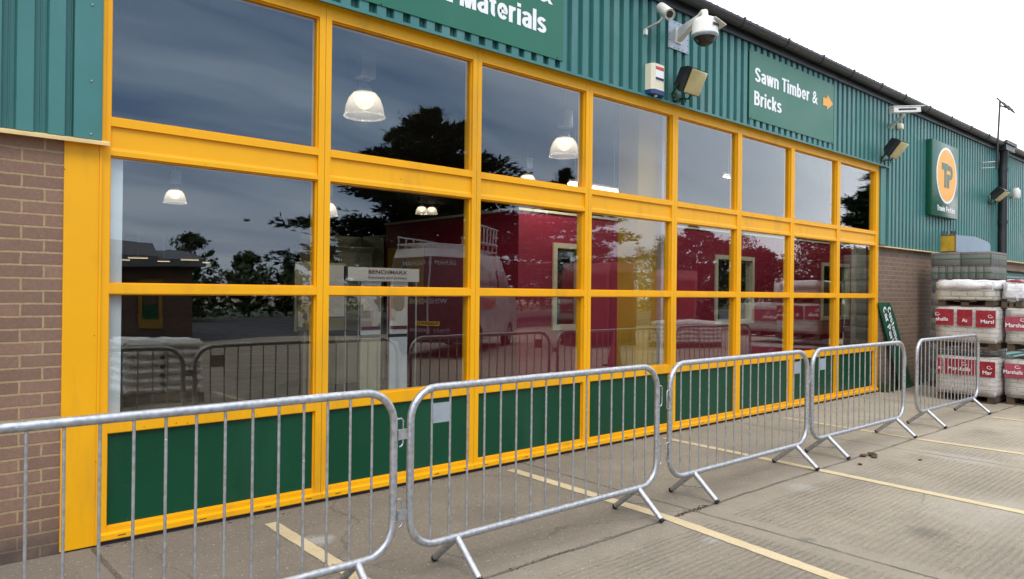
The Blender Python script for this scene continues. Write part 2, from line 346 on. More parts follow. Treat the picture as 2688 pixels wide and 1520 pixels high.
def mk_glass(name, tint=(.93, .955, .95), r0=.078, rough=0.0, wave=.0045):
    """thin pane: Schlick reflection over a clear, slightly tinted body"""
    t = NT(name); t.N.remove(t.b)
    geo = t.n('ShaderNodeNewGeometry')
    nz = t.n('ShaderNodeTexNoise'); nz.inputs['Scale'].default_value = .9; nz.inputs['Detail'].default_value = 1
    t.L.new(t.tc.outputs['Object'], nz.inputs['Vector'])
    bp = t.n('ShaderNodeBump'); bp.inputs['Strength'].default_value = 1; bp.inputs['Distance'].default_value = wave; t.L.new(nz.outputs[0], bp.inputs['Height'])
    d = t.n('ShaderNodeVectorMath'); d.operation = 'DOT_PRODUCT'; t.L.new(geo.outputs['Normal'], d.inputs[0]); t.L.new(geo.outputs['Incoming'], d.inputs[1])
    c = t.math('ABSOLUTE', d.outputs['Value'])
    f = t.math('ADD', t.math('MULTIPLY', t.math('POWER', t.math('SUBTRACT', 1.0, c), 4.2), 1-r0), r0)
    gl = t.n('ShaderNodeBsdfGlossy'); gl.inputs['Roughness'].default_value = rough; gl.inputs['Color'].default_value = (1, 1, 1, 1)
    t.L.new(bp.outputs[0], gl.inputs['Normal'])
    tr = t.n('ShaderNodeBsdfTransparent'); tr.inputs[0].default_value = (*tint, 1)
    mx = t.n('ShaderNodeMixShader'); t.L.new(f, mx.inputs[0]); t.L.new(tr.outputs[0], mx.inputs[1]); t.L.new(gl.outputs[0], mx.inputs[2])
    t.L.new(mx.outputs[0], t.out.inputs[0]); return t.m
MT['glass'] = mk_glass('window_glass')
def mk_shade():
    t = NT('milky_acrylic_shade'); t.N.remove(t.b)
    tr = t.n('ShaderNodeBsdfTransparent'); tl = t.n('ShaderNodeBsdfTranslucent'); df = t.n('ShaderNodeBsdfDiffuse'); gl = t.n('ShaderNodeBsdfGlossy')
    gl.inputs['Roughness'].default_value = .2
    lw = t.n('ShaderNodeLayerWeight'); lw.inputs[0].default_value = .35
    a = t.n('ShaderNodeMixShader'); a.inputs[0].default_value = .5; t.L.new(tl.outputs[0], a.inputs[1]); t.L.new(df.outputs[0], a.inputs[2])
    b = t.n('ShaderNodeMixShader'); t.L.new(t.math('ADD', t.math('MULTIPLY', lw.outputs['Facing'], .45), .12), b.inputs[0]); t.L.new(tr.outputs[0], b.inputs[1]); t.L.new(a.outputs[0], b.inputs[2])
    em = t.n('ShaderNodeEmission'); em.inputs[0].default_value = (1, .80, .58, 1)
    sp = t.n('ShaderNodeSeparateXYZ'); t.L.new(t.tc.outputs['Object'], sp.inputs[0]); t.L.new(t.mr(sp.outputs[2], -.04, .2, .05, .42), em.inputs[1])
    ad = t.n('ShaderNodeAddShader'); t.L.new(b.outputs[0], ad.inputs[0]); t.L.new(em.outputs[0], ad.inputs[1]); b = ad
    c = t.n('ShaderNodeMixShader'); c.inputs[0].default_value = .05; t.L.new(b.outputs[0], c.inputs[1]); t.L.new(gl.outputs[0], c.inputs[2])
    t.L.new(c.outputs[0], t.out.inputs[0]); return t.m
MT['shade'] = mk_shade()
MT['lamp_hot'] = emat('lit_bulb', (1, .86, .62), 9)
MT['lamp_diff'] = emat('lit_diffuser', (1, .82, .58), 1.15)
MT['tube'] = emat('lit_tube', (1, .95, .80), 5)
MT['tube_far'] = emat('lit_far_tube', (1, .75, .45), 1.6)
def mk_lens():
    t = NT('yellowed_floodlight_lens')
    t.color(t.mix(t.noise(7, 3), (.42, .34, .13), (.62, .54, .27))); t.b.inputs['Roughness'].default_value = .25
    t.bump(t.noise(9, 2), .5, .02); return t.m
MT['lens'] = mk_lens()
def mk_photo(name, a, b, c, sc):
    t = NT(name)
    v = t.n('ShaderNodeTexVoronoi'); v.inputs['Scale'].default_value = sc; v.distance = 'CHEBYCHEV'; t.L.new(t.tc.outputs['Object'], v.inputs['Vector'])
    s_ = t.n('ShaderNodeSeparateColor'); t.L.new(v.outputs['Color'], s_.inputs[0])
    t.color(t.ramp(s_.outputs[0], [(.2, a), (.5, b), (.8, c)])); t.b.inputs['Roughness'].default_value = .4; return t.m
MT['photo_kitchen'] = mk_photo('kitchen_photo_print', (.30, .22, .17), (.5, .44, .38), (.68, .66, .62), 7)
MT['photo_kitchen2'] = mk_photo('pale_kitchen_photo_print', (.34, .28, .2), (.6, .57, .5), (.7, .69, .66), 6)
MT['photo_small'] = mk_photo('brochure_print', (.5, .35, .06), (.1, .09, .07), (.55, .5, .42), 14)
def mk_leaf(name, a, b, rough=.6):
    t = NT(name); oi = t.n('ShaderNodeObjectInfo')
    n = t.noise(1.6, 3, .6); n2 = t.noise(14, 2)
    c = t.mix(t.ramp(n, [(.35, 0), (.65, 1)]), a, b); c = t.mix(t.ramp(n2, [(.4, 0), (.7, .5)]), c, mul(b, 1.5))
    t.color(c); t.b.inputs['Roughness'].default_value = rough; t.b.inputs['Specular IOR Level'].default_value = .2; return t.m
MT['cedar'] = mk_leaf('cedar_needles', (.012, .024, .012), (.03, .05, .022))
MT['leaf'] = mk_leaf('green_leaves', (.02, .04, .012), (.055, .085, .025))
MT['leaf_brown'] = mk_leaf('copper_leaves', (.03, .022, .012), (.07, .045, .02))
MT['hedge'] = mk_leaf('hedge_leaves', (.018, .035, .01), (.05, .075, .02))
MT['grassm'] = mk_leaf('grass_blades', (.03, .05, .015), (.07, .09, .03))

# ------------------------------------------------------------------ object helpers
ORG = {}
def props(o, label=None, cat=None, group=None, kind=None):
    if label: o['label'] = label
    if cat: o['category'] = cat
    if group: o['group'] = group
    if kind: o['kind'] = kind
    return o
def thing(name, loc, label, cat, group=None):
    o = bpy.data.objects.new(name, None); o.location = loc; COL.objects.link(o); o.empty_display_size = .1
    ORG[o] = Vector(loc); return props(o, label, cat, group)
class MB:
    """collects geometry in world coordinates; build() links it as one mesh object"""
    def __init__(s): s.v = []; s.f = []; s.sm = []; s.mi = []; s.cm = 0
    def add(s, vs, fs, smooth=False):
        b = len(s.v); s.v += [tuple(p) for p in vs]; s.f += [tuple(b+i for i in f) for f in fs]
        s.sm += [smooth]*len(fs); s.mi += [s.cm]*len(fs); return s
    def box(s, x0, y0, z0, x1, y1, z1):
        x0, x1 = sorted((x0, x1)); y0, y1 = sorted((y0, y1)); z0, z1 = sorted((z0, z1))
        v = [(x0, y0, z0), (x1, y0, z0), (x1, y1, z0), (x0, y1, z0), (x0, y0, z1), (x1, y0, z1), (x1, y1, z1), (x0, y1, z1)]
        return s.add(v, [(0, 3, 2, 1), (4, 5, 6, 7), (0, 1, 5, 4), (1, 2, 6, 5), (2, 3, 7, 6), (3, 0, 4, 7)])
    def hexa(s, v): return s.add(v, [(0, 3, 2, 1), (4, 5, 6, 7), (0, 1, 5, 4), (1, 2, 6, 5), (2, 3, 7, 6), (3, 0, 4, 7)])
    def bbox(s, x0, y0, z0, x1, y1, z1, r=.01, seg=2):
        bm = bmesh.new(); t = MB().box(x0, y0, z0, x1, y1, z1)
        vs = [bm.verts.new(p) for p in t.v]
        for f in t.f: bm.faces.new([vs[i] for i in f])
        bmesh.ops.bevel(bm, geom=bm.edges[:], offset=r, segments=seg, affect='EDGES', profile=.5)
        bm.verts.ensure_lookup_table(); bm.verts.index_update()
        s.add([v.co for v in bm.verts], [[v.index for v in f.verts] for f in bm.faces], True); bm.free(); return s
    def prism(s, pts, axis, a, b):
        """pts polygon in the two other axes; axis 0/1/2 extruded a..b"""
        def P(p, t):
            return (t, p[0], p[1]) if axis == 0 else (p[0], t, p[1]) if axis == 1 else (p[0], p[1], t)
        n = len(pts); v = [P(p, a) for p in pts]+[P(p, b) for p in pts]
        f = [tuple(range(n)), tuple(range(2*n-1, n-1, -1))]+[(i, i+n, (i+1) % n+n, (i+1) % n) for i in range(n)]
        return s.add(v, f)
    def tube(s, path, r, n=10, closed=False, caps=True):
        path = [Vector(p) for p in path]; m = len(path); rs = r if isinstance(r, (list, tuple)) else [r]*m
        vs = []; prev = None
        for i, p in enumerate(path):
            if closed: d = path[(i+1) % m]-path[i-1]
            else: d = path[min(i+1, m-1)]-path[max(i-1, 0)]
            d.normalize()
            if prev is None:
                a = Vector((0, 0, 1)) if abs(d.z) < .9 else Vector((1, 0, 0)); x = d.cross(a).normalized()
            else: x = (prev-d*prev.dot(d)).normalized()
            prev = x; y = d.cross(x)
            vs += [p+(x*cos(2*pi*k/n)+y*sin(2*pi*k/n))*rs[i] for k in range(n)]
        fs = []
        for i in range(m if closed else m-1):
            j = (i+1) % m
            fs += [(i*n+k, i*n+(k+1) % n, j*n+(k+1) % n, j*n+k) for k in range(n)]
        s.add(vs, fs, True)
        if caps and not closed:
            s.add(vs[:n], [tuple(range(n-1, -1, -1))]); s.add(vs[-n:], [tuple(range(n))])
        return s
    def lathe(s, prof, c, ax=(0, 0, 1), n=24, cap=True):
        """prof [(r, h)]"""
        ax = Vector(ax).normalized(); a = Vector((1, 0, 0)) if abs(ax.x) < .9 else Vector((0, 1, 0))
        x = ax.cross(a).normalized(); y = ax.cross(x); c = Vector(c); vs = []
        for r, h in prof: vs += [c+ax*h+(x*cos(2*pi*k/n)+y*sin(2*pi*k/n))*r for k in range(n)]
        fs = [(i*n+k, i*n+(k+1) % n, (i+1)*n+(k+1) % n, (i+1)*n+k) for i in range(len(prof)-1) for k in range(n)]
        s.add(vs, fs, True)
        if cap:
            s.add(vs[:n], [tuple(range(n-1, -1, -1))]); s.add(vs[-n:], [tuple(range(n))])
        return s
    def quadgrid(s, fn, nu, nv, smooth=True):
        vs = [fn(i/nu, j/nv) for j in range(nv+1) for i in range(nu+1)]
        return s.add(vs, [(j*(nu+1)+i, j*(nu+1)+i+1, (j+1)*(nu+1)+i+1, (j+1)*(nu+1)+i) for j in range(nv) for i in range(nu)], smooth)
    def xf(s, m): s.v = [tuple(m @ Vector(p)) for p in s.v]; return s
    def build(s, name, mat, parent=None, origin=None, **kw):
        if parent is not None: org = ORG[parent]
        elif origin is not None: org = Vector(origin)
        else:
            xs = [p[0] for p in s.v]; ys = [p[1] for p in s.v]; zs = [p[2] for p in s.v]
            org = Vector(((min(xs)+max(xs))/2, (min(ys)+max(ys))/2, min(zs)))
        me = bpy.data.meshes.new(name)
        me.from_pydata([(p[0]-org.x, p[1]-org.y, p[2]-org.z) for p in s.v], [], s.f)
        bm = bmesh.new(); bm.from_mesh(me); bmesh.ops.recalc_face_normals(bm, faces=bm.faces[:]); bm.to_mesh(me); bm.free()
        me.polygons.foreach_set('use_smooth', s.sm); me.polygons.foreach_set('material_index', s.mi)
        for m in (mat if isinstance(mat, list) else [mat]): me.materials.append(MT[m] if isinstance(m, str) else m)
        o = bpy.data.objects.new(name, me); COL.objects.link(o); ORG[o] = org
        if parent is not None: o.parent = parent
        else: o.location = org
        if any(s.sm) and not all(s.sm): pass
        props(o, **kw); return o
def copy_tree(o, parent=None, deep=True):
    c = o.copy(); COL.objects.link(c)
    if parent is not None: c.parent = parent
    ORG[c] = ORG[o]
    if deep:
        for ch in [x for x in list(COL.objects) if x.parent == o]: copy_tree(ch, c)
    return c
_dg = None
def text_geo(txt, bold=0.0, spacing=1.0):
    """letters as 2-D geometry in the x-y plane, returned as verts, faces, bounds"""
    cu = bpy.data.curves.new('lettering', 'FONT'); cu.body = txt; cu.size = 1; cu.offset = bold; cu.space_character = spacing; cu.resolution_u = 3
    cu.extrude = .0; cu.fill_mode = 'FRONT'
    ob = bpy.data.objects.new('lettering', cu); COL.objects.link(ob)
    dg = bpy.context.evaluated_depsgraph_get(); me = bpy.data.meshes.new_from_object(ob.evaluated_get(dg))
    vs = [v.co.copy() for v in me.vertices]; fs = [tuple(p.vertices) for p in me.polygons]
    bpy.data.objects.remove(ob); bpy.data.curves.remove(cu); bpy.data.meshes.remove(me)
    return vs, fs
def text_mb(mb, txt, o, xd, yd, width, cap, bold=0.0, depth=.003, spacing=1.0):
    """lay text with its baseline start at o, along xd, letters rising along yd; cap = capital height"""
    vs, fs = text_geo(txt, bold, spacing)
    if not vs: return mb
    x0 = min(v.x for v in vs); x1 = max(v.x for v in vs)
    capv, _f = text_geo('H', bold); ch = max(v.y for v in capv)-min(v.y for v in capv); b0 = min(v.y for v in capv)
    sx = width/(x1-x0) if width else cap/ch; sy = cap/ch
    xd = Vector(xd).normalized(); yd = Vector(yd).normalized(); n = xd.cross(yd); o = Vector(o)
    P = [o+xd*((v.x-x0)*sx)+yd*((v.y-b0)*sy) for v in vs]
    mb.add([p+n*depth for p in P], fs); return mb
XR = (1, 0, 0); ZU = (0, 0, 1)
def _arc(cx, cy, rx, ry, a0, a1, n=12): return [(cx+rx*cos(R(a0+(a1-a0)*i/n)), cy+ry*sin(R(a0+(a1-a0)*i/n))) for i in range(n+1)]
SW = .19; XH = .74     # heavy condensed signwriting letters drawn as broad strokes, cap height 1
def _glyphs():
    h = SW/2; G = {}; xo = XH-h*.9
    v = lambda x, y0, y1: [(x, y0), (x, y1)]
    G['i'] = (.20, [v(h+.005, 0, XH), v(h+.005, .83, 1)]); G['l'] = (.20, [v(h+.005, 0, 1)])
    G['n'] = (.50, [v(h, 0, XH), _arc(.25, XH-.24, .155, .165, 165, 0)+[(.405, 0)]])
    G['m'] = (.78, [v(h, 0, XH), _arc(.24, XH-.23, .145, .155, 165, 0)+[(.385, 0)], _arc(.53, XH-.23, .145, .155, 165, 0)+[(.675, 0)]])
    G['r'] = (.36, [v(h, 0, XH), _arc(.31, XH-.27, .2, .19, 175, 80)])
    G['u'] = (.50, [v(.405, 0, XH), [(h, XH)]+_arc(.25, .24, .155, .165, 180, 345)])
    G['o'] = (.50, [_arc(.25, XH/2, .158, XH/2-h*.85, 0, 360, 28)])
    G['c'] = (.46, [_arc(.25, XH/2, .158, XH/2-h*.85, 35, 325, 22)])
    G['e'] = (.50, [[(.11, XH/2-.01), (.40, XH/2-.01)]+_arc(.25, XH/2+.03, .158, XH/2-h*.85-.03, 0, 180, 12)+_arc(.25, XH/2-.03, .158, XH/2-h*.85-.03, 180, 325, 12)])
    G['a'] = (.50, [_arc(.24, XH-.215, .165, .13, 165, 0)+[(.405, 0)], [(.405, .42), (.30, .42)]+_arc(.235, .235, .14, .155, 110, 330, 12)])
    G['s'] = (.46, [_arc(.235, XH-.21, .15, .125, 20, 180, 9)+_arc(.235, XH-.225, .15, .12, 180, 255, 5)+_arc(.225, .215, .155, .135, 75, 0, 5)+_arc(.225, .205, .155, .12, 0, -165, 10)])
    G['t'] = (.34, [[(.17, .95), (.17, .2)]+_arc(.27, .2, .1, .115, 180, 275, 6), [(.0, XH-.075), (.33, XH-.075)]])
    G['k'] = (.50, [v(h, 0, 1), [(.13, .27), (.40, XH)], [(.21, .42), (.42, 0)]])
    G['b'] = (.50, [v(h, 0, 1), _arc(.25, XH/2, .155, XH/2-h*.85, 150, -150, 18)])
    G['d'] = (.50, [v(.405, 0, 1), _arc(.25, XH/2, .155, XH/2-h*.85, 30, 330, 18)])
    G['w'] = (.70, [[(.07, XH), (.19, .0)], [(.20, .0), (.345, XH)], [(.355, XH), (.50, .0)], [(.51, .0), (.63, XH)]])
    G['v'] = (.48, [[(.07, XH), (.235, .0)], [(.245, .0), (.41, XH)]])
    G['T'] = (.52, [[(.26, 0), (.26, .86)], [(.0, .915), (.52, .915)]])
    G['M'] = (.74, [v(h, 0, 1), v(.645, 0, 1), [(.14, 1), (.36, .0)], [(.60, 1), (.38, .0)]])
    G['S'] = (.56, [_arc(.28, .74, .185, .175, 10, 180, 10)+_arc(.28, .71, .185, .155, 180, 250, 5)+_arc(.27, .27, .19, .17, 70, 0, 5)+_arc(.27, .26, .19, .175, 0, -170, 10)])
    G['B'] = (.56, [v(h, 0, 1), [(.1, .915), (.25, .915)]+_arc(.29, .735, .14, .18, 90, -90, 10)+[(.1, .53)], [(.1, .53), (.28, .53)]+_arc(.31, .305, .15, .22, 90, -90, 10)+[(.1, .085)]])
    G['P'] = (.54, [v(h, 0, 1), [(.1, .915), (.25, .915)]+_arc(.28, .69, .155, .225, 90, -90, 12)+[(.1, .465)]])
    G['C'] = (.55, [_arc(.28, .5, .185, .415, 38, 322, 26)])
    G['&'] = (.66, [[(.62, .0), (.20, .66)]+_arc(.29, .79, .115, .125, 205, -20, 12)+[(.36, .66), (.20, .50)]+_arc(.24, .27, .155, .185, 120, 300, 12)+[(.45, .22), (.60, .46)]])
    G['K'] = G['k']; G[' '] = (.24, [])
    return G
GLY = _glyphs()
def sign_text(txt, o, xd, yd, width, cap, sg=1, depth=.001):
    mb = MB(); xd = Vector(xd).normalized(); yd = Vector(yd).normalized(); n = xd.cross(yd)*sg; o = Vector(o)
    tot = sum(GLY[c][0]+.055 for c in txt)-.055; kx = width/tot; ky = cap; x = 0; q = 0
    for c in txt:
        w, strokes = GLY[c]
        if c == '&':
            m2 = MB(); text_mb(m2, '&', o+xd*(x*kx), xd, yd, w*kx, cap*.97, .018, depth*sg*1.0)
            mb.add(m2.v, m2.f); x += w+.055; continue
        for st in strokes:
            m = len(st); vs = []; hw_ = SW/2
            closed = m > 20 and (Vector(st[0])-Vector(st[-1])).length < 1e-4
            for i, p in enumerate(st):
                a = Vector(st[max(i-1, 0)]) if not (closed and i == 0) else Vector(st[-2]); b_ = Vector(st[min(i+1, m-1)]) if not (closed and i == m-1) else Vector(st[1])
                d1 = (Vector(p)-a); d2 = (b_-Vector(p))
                d1 = d1.normalized() if d1.length > 1e-6 else d2.normalized(); d2 = d2.normalized() if d2.length > 1e-6 else d1
                t_ = (d1+d2).normalized(); nn_ = Vector((-t_.y, t_.x)); cs_ = max(.5, nn_.dot(Vector((-d1.y, d1.x))))
                hh = hw_*(.78+.22*abs(t_.y))/cs_
                for s_ in (1, -1):
                    u = Vector(p)+nn_*hh*s_; vs.append(o+xd*((x+u.x)*kx)+yd*(u.y*ky)+n*(depth+.00025*q))
            mb.add(vs, [(2*i, 2*i+1, 2*i+3, 2*i+2) for i in range(m-1)]); q = (q+1) % 5
        x += w+.055
    return mb

# ------------------------------------------------------------------ ground
MB().quadgrid(lambda u, v: (-150+420*u, -200+300*v, 0), 8, 8, False).build('ground', 'ground', origin=(0, 0, 0), kind='structure')
# the painted bay lines (sheets 4 mm above the concrete)
def bay_line(pts, w, label):
    b = MB(); n = len(pts)
    rows = []
    for i in range(n-1):
        (xa, ya), (xb, yb) = pts[i], pts[i+1]
        k = max(2, int(abs(yb-ya)/.05))
        for q in range(k+(i == n-2)):
            u = q/k; jx = random.uniform(-.002, .002)
            rows.append((xa+(xb-xa)*u, ya+(yb-ya)*u, w*.5+random.uniform(-.004, .002), jx))
    vs = [];
    for x, y, h, j in rows: vs += [(x-h+j, y, .004), (x+h+j, y, .004)]
    b.add(vs, [(2*i, 2*i+1, 2*i+3, 2*i+2) for i in range(len(rows)-1)])
    b.build('parking_line', 'line', kind='structure')
bay_line([(1.0, -.24), (.99, -1.3), (.97, -6.4)], .095, '')
bay_line([(3.25, -.15), (3.21, -1.9), (3.05, -3.2), (2.9, -6.4)], .105, '')
bay_line([(5.5, -.15), (5.45, -1.7), (5.38, -3.3), (5.3, -6.4)], .1, '')
bay_line([(7.8, -.3), (7.71, -1.95), (7.75, -2.93), (7.8, -6.4)], .095, '')
bay_line([(10.1, -2.0), (10.1, -6.4)], .1, '')
bay_line([(-1.25, -.24), (-1.3, -6.4)], .1, '')
_r = MB(); _r.add([(-60, -34, .006), (120, -34, .006), (120, -17.6, .006), (-60, -17.6, .006)], [(0, 1, 2, 3)]); _r.build('access_road', pmat('dark_asphalt', (.045, .047, .052), .75, var=.2, scale=1), kind='structure')
# a far access road and kerb on the other side of the yard
MB().box(-60, -34, .0, 120, -33.8, .12).build('kerb', 'kerb', kind='structure')
MB().add([(-60, -60, .02), (120, -60, .02), (120, -34, .02), (-60, -34, .02)], [(0, 1, 2, 3)]).build('grass_verge', 'grassm', kind='structure')

# ------------------------------------------------------------------ the warehouse
BX = thing('warehouse', (5, 0, 0), 'brick and teal ribbed metal warehouse with a long yellow framed shopfront and black gutter', 'building')
KX = [0, 1.4844, 2.9389, 4.3895, 5.8361, 7.1964, 8.5564, 9.965, 11.3537]
HM = .049
zA, zB0, zB1, zC0, zC1, zD0, zD1, zE0, zE1, zF0, zF1 = .102, .690, .775, 1.5566, 1.6157, 2.4157, 2.445, 2.597, 2.651, 3.632, 3.745
# brickwork either side
b = MB(); b.box(-9, .004, 0, -.199, .20, 2.5); b.build('brick_wall', 'brick', BX)
b = MB(); b.box(11.42, .004, 0, 18.3, .2, 2.44); b.build('brick_wall', 'brick_r', BX)
b = MB(); b.box(18.3, .004, 2.2, 21.5, .2, 2.44); b.box(21.5, .004, 0, 40, .2, 2.44); b.build('brick_wall', 'brick_r', BX)
# roller door beyond the downpipe
b = MB()
for i in range(22): b.prism([(.09, i*.1), (.06, i*.1+.05), (.09, i*.1+.1), (.13, i*.1+.1), (.13, i*.1)], 0, 18.3, 21.5)
b.build('roller_door', 'teal', BX)
# wide yellow flashing panel at the left of the shopfront
b = MB(); b.box(-.199, -.006, .012, -.013, .05, 2.478); b.box(-.0125, -.012, .012, .0015, .05, 2.478); b.build('cover_panel', 'yellow', BX)
# window bays: frame > panes, spandrel panel, infill panel
BAY = []
def bay(k):
    xa, xb = KX[k], KX[k+1]
    l0 = xa+.0018 if k else .0035; r1 = xb-.0018 if k < 7 else 11.42
    gl, gr = xa+HM, xb-HM
    top = zF1
    f = MB(); y0, y1 = 0, .11
    f.box(l0, y0, zA-.028, gl, y1, top); f.box(gr, y0, zA-.028, r1, y1, top)
    e = .0015
    for za, zb, yy in ((zA-.03, zA, -.0), (zB0, zB1, 0), (zC0, zC1, 0), (zE0, zE1, -.004), (zD0, zD1, 0), (zF0, top, 0)):
        f.box(gl-e if False else gl, yy+.002, za, gr, y1-.002, zb)
    # thin glazing gaskets are the rebates: a smaller inner lip around each opening
    for za, zb in ((zB1, zC0), (zC1, zD0), (zE1, zF0), (zA, zB0)):
        for q in ((gl, za, gl+.009, zb), (gr-.009, za, gr, zb), (gl+.009, za, gr-.009, za+.009), (gl+.009, zb-.009, gr-.009, zb)):
            f.box(q[0], .028, q[1], q[2], .105, q[3])
    fo = f.build('window_frame', 'yellow', BX)
    # sill lip with weep slots
    s_ = MB(); s_.prism([(0, zA-.028), (-.022, zA-.036), (-.024, .034), (-.012, .026), (.1, .026), (.1, zA-.028)], 0, l0, r1); so = s_.build('sill', 'yellow', fo)
    for q in (.09, .42, .72, .93):
        xx = xa+(xb-xa)*q; MB().box(xx-.022, -.0245, .048+.001, xx+.022, -.018, .054).build('weep_slot', 'ink', fo)
    bf = MB(); bf.box(l0, .002, .0, r1, .1, .024); bf.build('damp_course', 'ink', fo)
    ins = .0
    for za, zb in ((zB1, zC0), (zC1, zD0), (zE1, zF0)):
        p = MB(); p.box(gl+.004, .045, za+.004, gr-.004, .047, zb-.004); p.build('window_pane', 'glass', fo)
    p = MB(); p.box(gl+.002, .034, zA+.002, gr-.002, .05, zB0-.002); p.build('infill_panel', 'green_panel', fo)
    p = MB(); p.prism([(.012, zD1), (.018, zD1+.02), (.02, zE0-.001), (.05, zE0-.001), (.05, zD1)], 0, gl+.002, gr-.002); p.build('spandrel_panel', 'yellow', fo)
    BAY.append(fo)
for k in range(8): bay(k)
for x in KX[1:8]: MB().box(x-.0017, .012, .05, x+.0017, .1, zF1-.01).build('seal_strip', 'ink', BX)
# cladding: trapezoidal sheets above the shopfront, lower each side of it
P_ = .1556
def clad(x0, x1, z0, z1, yt=-.006, yc=-.05, phase=-.355):
    b = MB(); prof = []
    k = math.floor((x0-phase)/P_)-1
    x = phase+k*P_
    pts = []
    while x < x1+P_:
        # recess (trough) of 62 mm then sloped web and 84 mm crest
        for dx, y in ((0, yt), (.026, yt), (.028, yt-.006), (.034, yt-.006), (.036, yt), (.058, yt), (.066, yc), (.148, yc)):
            pts.append((x+dx, y))
        x += P_
    cl = []
    for i, (px_, y) in enumerate(pts):
        if x0 <= px_ <= x1: cl.append((px_, y))
    cl = [(x0, cl[0][1])]+cl+[(x1, cl[-1][1])]
    n = len(cl); nz = max(1, int((z1-z0)/1.2))
    vs = []
    for j in range(nz+1):
        z = z0+(z1-z0)*j/nz; vs += [(x, y, z) for x, y in cl]
    fs = [(j*n+i, j*n+i+1, (j+1)*n+i+1, (j+1)*n+i) for j in range(nz) for i in range(n-1)]
    vb = [(x, y+.012, z) for x, y, z in vs]; m = len(vs)
    b.add(vs+vb, fs+[tuple(reversed([q+m for q in f])) for f in fs]); return b
ZE = 4.93
clad(-.0085, 11.62, 3.747, ZE).build('cladding', 'teal', BX)
b = clad(-9, -.16, 2.49, ZE); b.box(-.16, -.05, 2.49, -.014, -.012, ZE); b.build('cladding', 'teal', BX)
clad(11.622, 40, 2.42, ZE).build('cladding', 'teal', BX)
# vertical edge trim on the lower left sheet and the right jamb
MB().box(-.0138, -.046, 2.47, -.009, -.002, ZE).build('edge_trim', 'teal', BX); MB().box(11.42, -.03, 2.44, 11.62, .0, 3.745).build('edge_trim', 'teal', BX)
b = MB(); b.box(-.0085, -.024, 2.48, .012, -.0015, 3.72); b.build('yellow_edge_trim', 'yellow', BX)
# flashings
b = MB(); b.prism([(-.075, 3.722), (-.075, 3.746), (-.046, 3.756), (-.046, 3.748), (.0, 3.748), (0, 3.744), (-.07, 3.722)], 0, .022, 11.63); b.build('drip_flashing', 'teal', BX)
b = MB(); b.prism([(-.075, 2.458), (-.075, 2.476), (-.04, 2.49), (.0, 2.49), (0, 2.481), (-.07, 2.458)], 0, -9, .03); b.build('base_flashing', 'yellow_flash', BX)
b = MB(); b.prism([(-.085, 2.395), (-.085, 2.412), (-.05, 2.42), (.0, 2.42), (0, 2.41), (-.08, 2.395)], 0, 11.425, 40); b.build('base_flashing', 'yellow_flash', BX)
# screws on the left trim sheet
for z in (2.52, 2.84, 3.3): MB().lathe([(.007, 0), (.007, .004), (.003, .007)], (-.07, -.05, z), (0, -1, 0), 8).build('screw', 'plate_grey', BX)
# gutter: half round with joints, brackets
b = MB(); n = 10; rr = .075; yc, zc = -.16, 4.955
prof = [(yc+rr*cos(pi+pi*i/n), zc+rr*sin(pi+pi*i/n)*1.15) for i in range(n+1)]
prof2 = [(yc+(rr-.006)*cos(2*pi-pi*i/n), zc+(rr-.006)*sin(2*pi-pi*i/n)*1.15) for i in range(n+1)]
b.prism(prof+prof2, 0, -9, 40); b.build('gutter', 'gutter', BX)
for x in (-2.8, -.8, 1.2, 3.2, 5.2, 6.9, 7.98, 8.964, 9.93, 10.95, 11.9, 13.0, 14.1, 15.2, 16.3, 17.3):
    g = MB(); pr = [(yc+(rr+.007)*cos(pi+pi*i/n), zc+(rr+.007)*sin(pi+pi*i/n)*1.15) for i in range(n+1)]
    g.prism(pr+[(yc+rr+.001, zc+.02), (yc+rr-.01, zc+.02), (yc, zc-.0), (yc-rr+.01, zc+.02), (yc-rr-.007, zc+.02)], 0, x-.014, x+.014); g.build('gutter_bracket', 'gutter', BX)
# fascia soffit behind the gutter
b = MB(); b.box(-9, -.085, 4.80, 40, .0, 4.945); b.build('fascia', 'gutter', BX)
# roof: corrugated sheet with visible profile ends
def roof():
    b = MB(); xs = []; x = -9; pts = []
    while x < 40:
        for dx, dz in ((0, 0), (.05, 0), (.065, .022), (.09, .022), (.105, 0)): pts.append((x+dx, dz))
        x += .146
    n = len(pts)
    rows = [(-.17, 4.985), (10, 6.75), (30, 5.2)]
    vs = [];
    for y, z in rows: vs += [(p[0], y, z+p[1]) for p in pts]
    for y, z in rows: vs += [(p[0], y, z+p[1]-.012) for p in pts]
    fs = [(r*n+i, r*n+i+1, (r+1)*n+i+1, (r+1)*n+i) for r in range(2) for i in range(n-1)]
    fs += [tuple(reversed([q+3*n for q in f])) for f in fs[:]]
    fs += [(i, i+1, i+1+3*n, i+3*n) for i in range(n-1)]
    b.add(vs, fs); return b
roof().build('roof', 'roof', BX)
# downpipe with hopper
b = MB(); b.tube([(17.62, -.13, 0.2), (17.62, -.13, 4.45), (17.62, -.14, 4.62), (17.55, -.16, 4.84)], .085, 14); b.build('downpipe', 'gutter', BX)
for z in (4.36, 3.2): MB().tube([(17.62, -.13, z), (17.62, -.13, z+.08)], .098, 14).build('pipe_collar', 'gutter', BX)
b = MB(); b.box(17.35, -.25, 4.80, 18.0, -.09, 4.97); b.box(17.3, -.28, 4.93, 18.05, -.24, 5.0); b.build('gutter_stop', 'gutter', BX)
